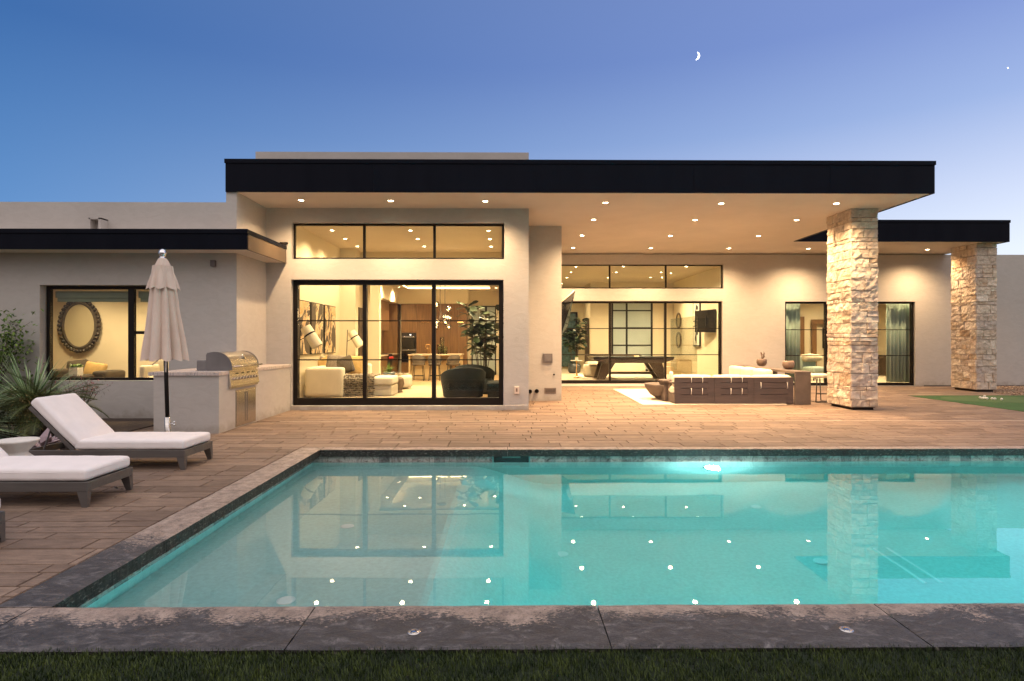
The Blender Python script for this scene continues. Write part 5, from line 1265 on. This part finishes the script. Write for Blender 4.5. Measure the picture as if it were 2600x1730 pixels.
# --- game room
steel_door('steel_entry_door', X_(1552, 27.95), X_(1657, 27.95), 27.93, 3.6, [X_(1591, 27.95)], [Z_(789, 27.95), Z_(833, 27.95), Z_(877, 27.95)], M_FROST, 'tall black steel entry door with frosted panes behind the pool table', .09)
pt = empty('pool_table', (X_(1598, 22.4), 22.4, FZ), 0, 'modern dark pool table with slanted legs behind the game room glass', 'pool table')
m = MB(); Lh, Wh = 1.48, .78
m.prism([(-Lh, -Wh, .80), (Lh, -Wh, .80), (Lh - .02, -Wh, .74), (Lh - .42, -Wh, .62), (-Lh + .42, -Wh, .62), (-Lh + .02, -Wh, .74)], (0, 2 * Wh, 0)); m.build('apron', M_('espresso_lacquer', (.030, .022, .020), .3), pt, bevel=.008)
m = MB(); m.box(-Lh - .01, Lh + .01, -Wh - .01, -Wh + .12, .80, .845); m.box(-Lh - .01, Lh + .01, Wh - .12, Wh + .01, .80, .845); m.box(-Lh - .01, -Lh + .12, -Wh + .12, Wh - .12, .80, .844); m.box(Lh - .12, Lh + .01, -Wh + .12, Wh - .12, .80, .844); m.build('rail', M_GLOSSB, pt, bevel=.004)
m = MB(); m.box(-Lh + .12, Lh - .12, -Wh + .12, Wh - .12, .78, .825); m.build('cloth', M_('charcoal_cloth', (.04, .045, .05), .9), pt)
for s in (-1, 1):
    for yy in (-.5, .34):
        m = MB(); m.prism([(s * .62, yy, .62), (s * 1.12, yy, .62), (s * 1.30, yy, 0), (s * 1.02, yy, 0)], (0, .16, 0)); m.build('leg', M_('espresso_lacquer_leg', (.05, .035, .028), .22), pt, bevel=.005)
m = MB(); m.box(-.98, .98, -.08, .08, .18, .26); m.build('stretcher', M_WOODD, pt)
m = MB(); R = random.Random(5)
for k in range(9): m.ball((.15 + (k % 3) * .06, -.35 + (k // 3) * .06, .853), .029, 10, 8, tone=R.random())
m.build('balls', leafm('cream_ball', (.5, .3, .08), (.8, .7, .5), .2), pt, smooth=True)
m = MB(); m.rbox((0, 0, .27), (.56, .56, .48), .09, 12, .01); tag(m.build('pouf', M_CREAMF, smooth=True, loc=at_(1500, 23.2)), 'rounded cream pouf left of the pool table', 'pouf')
st = empty('round_side_table', at_(1464, 23.0), 0, 'slim pedestal table with white top carrying a small plant', 'table')
m = MB(); m.lathe([(.24, .66), (.24, .68), (.001, .68)], (0, 0, 0), 30); m.build('top', M_BASKET, st)
m = MB(); m.lathe([(.13, 0), (.06, .05), (.02, .25), (.015, .55), (.04, .66), (.001, .66)], (0, 0, 0), 16); m.build('pedestal', M_BRASS, st, smooth=True)
def potted(name, p, s, lb, mat=L_SHRUB, cat='plant'):
    e = empty(name, p, 0, lb, cat); m = MB(); m.box(-s, s, -s, s, 0, 2 * s); m.build('pot', M_BASKET, e, bevel=.006); m = MB(); R = random.Random(int(s * 1000) + 3)
    for k in range(120): a = R.uniform(0, 2 * PI); m.leaf((R.uniform(-s, s) * .7, R.uniform(-s, s) * .7, 2 * s), (math.cos(a), math.sin(a), R.uniform(0, 1.3)), (0, 0, 1), s * R.uniform(.6, 1.3), s * .4, tone=R.random())
    m.build('leaves', mat, e)
potted('small_pot_plant', at_(1464, 23.0, FZ + .68), .06, 'small green plant in a white pot on the pedestal table')
fig(at_(1458, 26.2), 2.35, 160, .30, 'fiddle-leaf fig in a dark pot before the game room window', .8, 1.05, seed=9)
gw = empty('garden_window', (0, 0, 0), 0, 'dark window onto the garden behind the game room fig', 'window')
m = MB(); a, b = X_(1420, 30.3), X_(1466, 30.3); m.box(a, b, 30.3, 30.36, .2, 3.0); m.build('pane', M_NIGHTGL, gw); m = MB(); m.box(b - .1, b, 30.24, 30.3, .2, 3.0); m.box(a, b - .1, 30.24, 30.3, 1.75, 1.82); m.box(a, b - .1, 30.24, 30.3, 2.92, 3.0); m.build('frame', M_BLACKM, gw)
m = MB(); m.box(3.93, 3.99, 28.3, 29.4, .35, 2.6); tag(m.build('leaning_panel', M_WOODD), 'tall dark framed panel seen edge-on beside the fig', 'frame')
s2_ = empty('game_room_sofa', (0, 0, 0), 0, 'low cream sofa behind the pool table', 'sofa'); m = MB(); m.rbox((4.9, 26.6, .34), (2.6, .9, .5), .08, 12); m.build('base', M_CREAMF, s2_, smooth=True); m = MB(); m.rbox((4.9, 27.0, .62), (2.6, .3, .6), .08, 12); m.build('backrest', M_TAUPEF, s2_, smooth=True)
RXW = 7.94
for (z, lb) in ((Z_(815.5, 27.6), 'upper round brass-rimmed wall mirror in the game room'), (Z_(863.5, 27.6), 'lower round brass-rimmed wall mirror in the game room')):
    e = empty('wall_mirror', (RXW - .01, 27.0, z), 0, lb, 'mirror', 'round mirrors on the game room wall'); m = MB(); m.lathe([(.36, 0), (.38, -.05), (.30, -.06), (.26, -.03)], (0, 0, 0), 32, axis='X', cap=False); m.build('rim', M_('bronze_rim', (.12, .09, .06), .35, .8), e, smooth=True); m = MB(); m.lathe([(.27, -.032), (.001, -.033)], (0, 0, 0), 32, axis='X', cap=False); m.build('glass', M_MIRROR, e)
for (z0, z1, lb) in ((Z_(817, 24.4), Z_(762, 24.4), 'upper framed botanical print on the game room wall'), (Z_(880, 24.4), Z_(827, 24.4), 'lower framed abstract print on the game room wall')):
    e = empty('framed_print', (0, 0, 0), 0, lb, 'picture', 'framed prints on the game room wall'); m = MB(); m.box(RXW - .05, RXW - .002, 24.0, 24.85, z0, z1); m.build('frame', M_GLOSSB, e); m = MB(); m.box(RXW - .054, RXW - .0501, 24.06, 24.79, z0 + .05, z1 - .05); m.build('print', M_BASKET, e)
    m = MB(); zc = (z0 + z1) / 2; m.tube([(RXW - .058, 24.4, z0 + .15), (RXW - .058, 24.45, zc), (RXW - .058, 24.38, z1 - .2)], .02, 6); m.ball((RXW - .056, 24.3, zc + .12), (.01, .12, .09), 8, 6); m.ball((RXW - .056, 24.5, zc - .1), (.01, .1, .12), 8, 6); m.build('motif', M_BLACKM, e)
e = empty('wall_television', (0, 0, 0), 0, 'flat black television high on the game room right wall', 'television')
m = MB(); m.prism([(RXW - .35, 23.7, Z_(843, 23)), (RXW - .08, 22.2, Z_(845, 23)), (RXW - .08, 22.2, Z_(788, 23)), (RXW - .35, 23.7, Z_(788, 23))], (.06, .01, 0)); m.build('screen', M_GLOSSB, e)
m = MB(); m.box(RXW - .2, RXW, 22.8, 23.2, 2.1, 2.5); m.build('bracket', M_BLACKM, e)
sw = empty('staircase', (0, 0, 0), 0, 'pale timber steps behind the right game room panel', 'stairs')
for k in range(4): m = MB(); m.box(X_(1668, 25.5) + k * .3 , 7.93, 25.2, 26.6, FZ + k * .16, FZ + (k + 1) * .16 - .004); m.build('step', M_('pale_stair_timber', (.55, .42, .26), .5), sw)
m = MB(); m.box(7.0, 7.012, 21.6, 25.1, FZ, 2.45); tag(m.build('glass_screen', glass('screen_glass', (.95, .96, .92))), 'frameless glass screen inside the right game room panel', 'glass screen')
tag(B('game_room_rug', M_RUG, 2.9, 4.2, 22.4, 25.4, FZ, FZ + .015), 'pale shaggy rug under the game room pouf', 'rug')
# --- bedroom
def curtain(u0, u1, Y, lb):
    a, b = X_(u0, Y), X_(u1, Y); m = MB(); n = 90; vs = []
    for zz in (FZ + .02, 2.85):
        for i in range(n + 1): t = i / n; vs.append((a + (b - a) * t, Y + .055 * math.sin(t * (b - a) * 48) + .02 * math.sin(t * 31 + zz * .3), zz))
    m.add(vs, [(i, i + 1, n + 2 + i, n + 1 + i) for i in range(n)]); o = m.build('curtain', M_CURT, smooth=True); s = o.modifiers.new('thickness', 'SOLIDIFY'); s.thickness = .006
    tag(o, lb, 'curtain', 'sea-green bedroom curtains')
curtain(1985, 2030, YF + .45, 'sea-green curtain at the left edge of the bedroom glass'); curtain(2252, 2326, YF + .45, 'sea-green curtain right of the front stone column')
tag(B('bedroom_door', M_WOOD, X_(2029, 25), X_(2054, 25), 25.38, 25.45, FZ, Z_(803, 25)), 'dark wood bedroom door standing in the back wall', 'door')
dm = empty('wardrobe_doorway', (0, 0, 0), 0, 'wood-framed doorway in the bedroom back wall beside the column', 'doorway')
a, b = X_(2061, 25.4), X_(2110, 25.4); m = MB(); m.box(a, a + .2, 25.36, 25.46, FZ, 2.45); m.box(b, b + .2, 25.36, 25.46, FZ, 2.45); m.box(a + .2, b, 25.36, 25.46, 2.25, 2.45); m.build('frame', M_WOOD, dm); m = MB(); m.box(a + .5, a + .75, 25.42, 25.47, 1.2, 2.1); m.build('mirror_panel', M_GLOSSB, dm)
m = MB(); m.prism([(X_(2240, 25), 25.3, Z_(816, 25)), (X_(2256, 25), 25.2, Z_(818, 25)), (X_(2255, 25), 25.2, Z_(872, 25)), (X_(2244, 25), 25.3, Z_(872, 25))], (0, .05, 0)); tag(m.build('bedroom_television', M_GLOSSB), 'slim dark television seen obliquely beside the right curtain', 'television')
dr = empty('dresser', (0, 0, 0), 0, 'dark wood dresser left of the right bedroom curtain', 'dresser'); m = MB(); m.box(X_(2200, 24.6), X_(2253, 24.6), 24.3, 24.95, FZ, .92); m.build('body', M_WOODD, dr, bevel=.008)
ac = empty('accent_chair', at_(2068, 21.6), .3, 'upholstered chair with a cream fur throw behind the left bedroom glass', 'chair')
m = MB(); m.rbox((0, 0, .38), (.7, .65, .2), .06, 10, .02); m.rbox((-.05, .28, .62), (.7, .16, .5), .06, 10); m.build('upholstery', M_CURT, ac, smooth=True)
m = MB(); m.rbox((.0, .18, .80), (.78, .42, .20), .09, 16, .05, wr=.03); m.build('fur_throw', M_FUR, ac, smooth=True)
for sx in (-.28, .28):
    for sy in (-.25, .25): m = MB(); m.tube([(sx, sy, .3), (sx * 1.1, sy * 1.1, 0)], .018, 6); m.build('leg', M_WOODD, ac)
# --- wing sitting room
mr = empty('oval_mirror', (X_(202, 14.05), 14.08, Z_(827, 14.05)), 0, 'oval wall mirror framed with dark wooden balls', 'mirror')
ra, rb = .355, .50
m = MB(); n = 64; vs = []; prof = [(0, -.02), (0, -.05), (.07, -.045), (.07, -.0)]
for i in range(n):
    a = 2 * PI * i / n
    for (o_, yy) in prof: vs.append(((ra + o_) * math.cos(a), yy, (rb + o_) * math.sin(a)))
m.add(vs, [(i * 4 + j, ((i + 1) % n) * 4 + j, ((i + 1) % n) * 4 + j + 1, i * 4 + j + 1) for i in range(n) for j in range(3)]); m.build('frame', M_OLIVE, mr, smooth=True)
m = MB(); vs = [(ra * math.cos(2 * PI * i / n), -.03, rb * math.sin(2 * PI * i / n)) for i in range(n)]; m.add(vs, [tuple(range(n))]); m.build('mirror_glass', M_('cream_reflection_mirror', (.62, .56, .38), .55, .35, var=.01), mr)  # cream base colour stands in for the room reflected in the mirror
bm = M_('dark_turned_wood', (.05, .04, .03), .4); R = random.Random(1)
m = MB()
for k in range(38):
    a = 2 * PI * k / 38; m.ball(((ra + .11) * math.cos(a), -.045, (rb + .11) * math.sin(a)), .043, 12, 8)
m.build('beads', bm, mr, smooth=True)
wc = empty('sitting_room_chair', (0, 0, 0), 0, 'low dark olive armchair under the oval mirror', 'armchair'); Yc = 13.3
m = MB(); m.rbox(((X_(160, Yc) + X_(300, Yc)) / 2, Yc, .62), (X_(300, Yc) - X_(160, Yc), .6, .36), .08, 12); m.rbox((X_(172, Yc), Yc - .1, .80), (.16, .7, .24), .06, 10); m.rbox((X_(285, Yc), Yc - .1, .78), (.32, .7, .20), .06, 10); m.build('upholstery', M_OLIVE, wc, smooth=True)
for (u, z, s, mt, rt_, lb) in ((192, .93, .46, M_OLIVE, -.12, 'dark olive cushion leaning under the oval mirror'), (236, .86, .48, M_MUST, .15, 'mustard patterned cushion at the right of the chair')):
    m = MB(); m.rbox((0, 0, 0), (s, s * .8, .10), .05, 10, .05, M=Matrix.Rotation(rt_, 3, 'Y') @ Matrix.Rotation(math.radians(72), 3, 'X')); tag(m.build('cushion', mt, smooth=True, loc=(X_(u, Yc), Yc + .05, z)), lb, 'cushion', 'cushions on the sitting room chair')
potted('pot_plant', (X_(193, 12.6), 12.6, .79), .09, 'green plant in a square white pot before the oval mirror')
wt = empty('window_table', (0, 0, 0), 0, 'small dark table under the white plant pot', 'table'); xa, xb = X_(165, 12.6), X_(225, 12.6)
m = MB(); m.box(xa, xb, 12.4, 12.8, .75, .785); m.build('top', M_WOODD, wt)
for q in (xa + .03, xb - .07):
    for q2 in (12.42, 12.74): m = MB(); m.box(q, q + .04, q2, q2 + .04, .3, .75); m.build('leg', M_WOODD, wt)
m = MB(); xa = (X_(395, 13) + X_(440, 13)) / 2; m.rbox((xa, 13.0, .58), (.62, .7, .34), .10, 12, .02); m.rbox((xa, 13.32, .86), (.62, .18, .62), .08, 12, .02); m.rbox((xa + .3, 13.0, .76), (.12, .66, .5), .05, 10); m.rbox((xa - .3, 13.0, .76), (.12, .66, .5), .05, 10)
tag(m.build('white_armchair', M_CREAMF, smooth=True), 'pale rounded chair behind the parasol pole', 'chair')

# ================================================================ moon and star
ms = emit('moonlight', (1, .97, .86), 6)
def sky_at(u, v, D): return CAM + ray(u, v).normalized() * D
c = sky_at(1771, 142, 900); rr = 4.9; d = (c - CAM).normalized(); rt = d.cross(Vector((0, 0, 1))).normalized(); up = rt.cross(d)
tl = math.radians(-12); rt2 = rt * math.cos(tl) + up * math.sin(tl); up2 = up * math.cos(tl) - rt * math.sin(tl)
pts = [c + rt2 * rr * math.cos(a) + up2 * rr * math.sin(a) for a in [-PI / 2 + PI * i / 20 for i in range(21)]]
pts += [c + rt2 * rr * .58 * math.cos(a) + up2 * rr * math.sin(a) for a in [PI / 2 - PI * i / 20 for i in range(1, 20)]]
m = MB(); m.prism([p - rt * 2 for p in pts], d * 1.5); tag(m.build('moon', ms), 'thin white crescent moon in the blue dusk sky', 'moon')
m = MB(); m.ball(sky_at(2559, 173, 900), .55, 10, 8); tag(m.build('star', ms), 'single bright star high at the right edge of the sky', 'star')
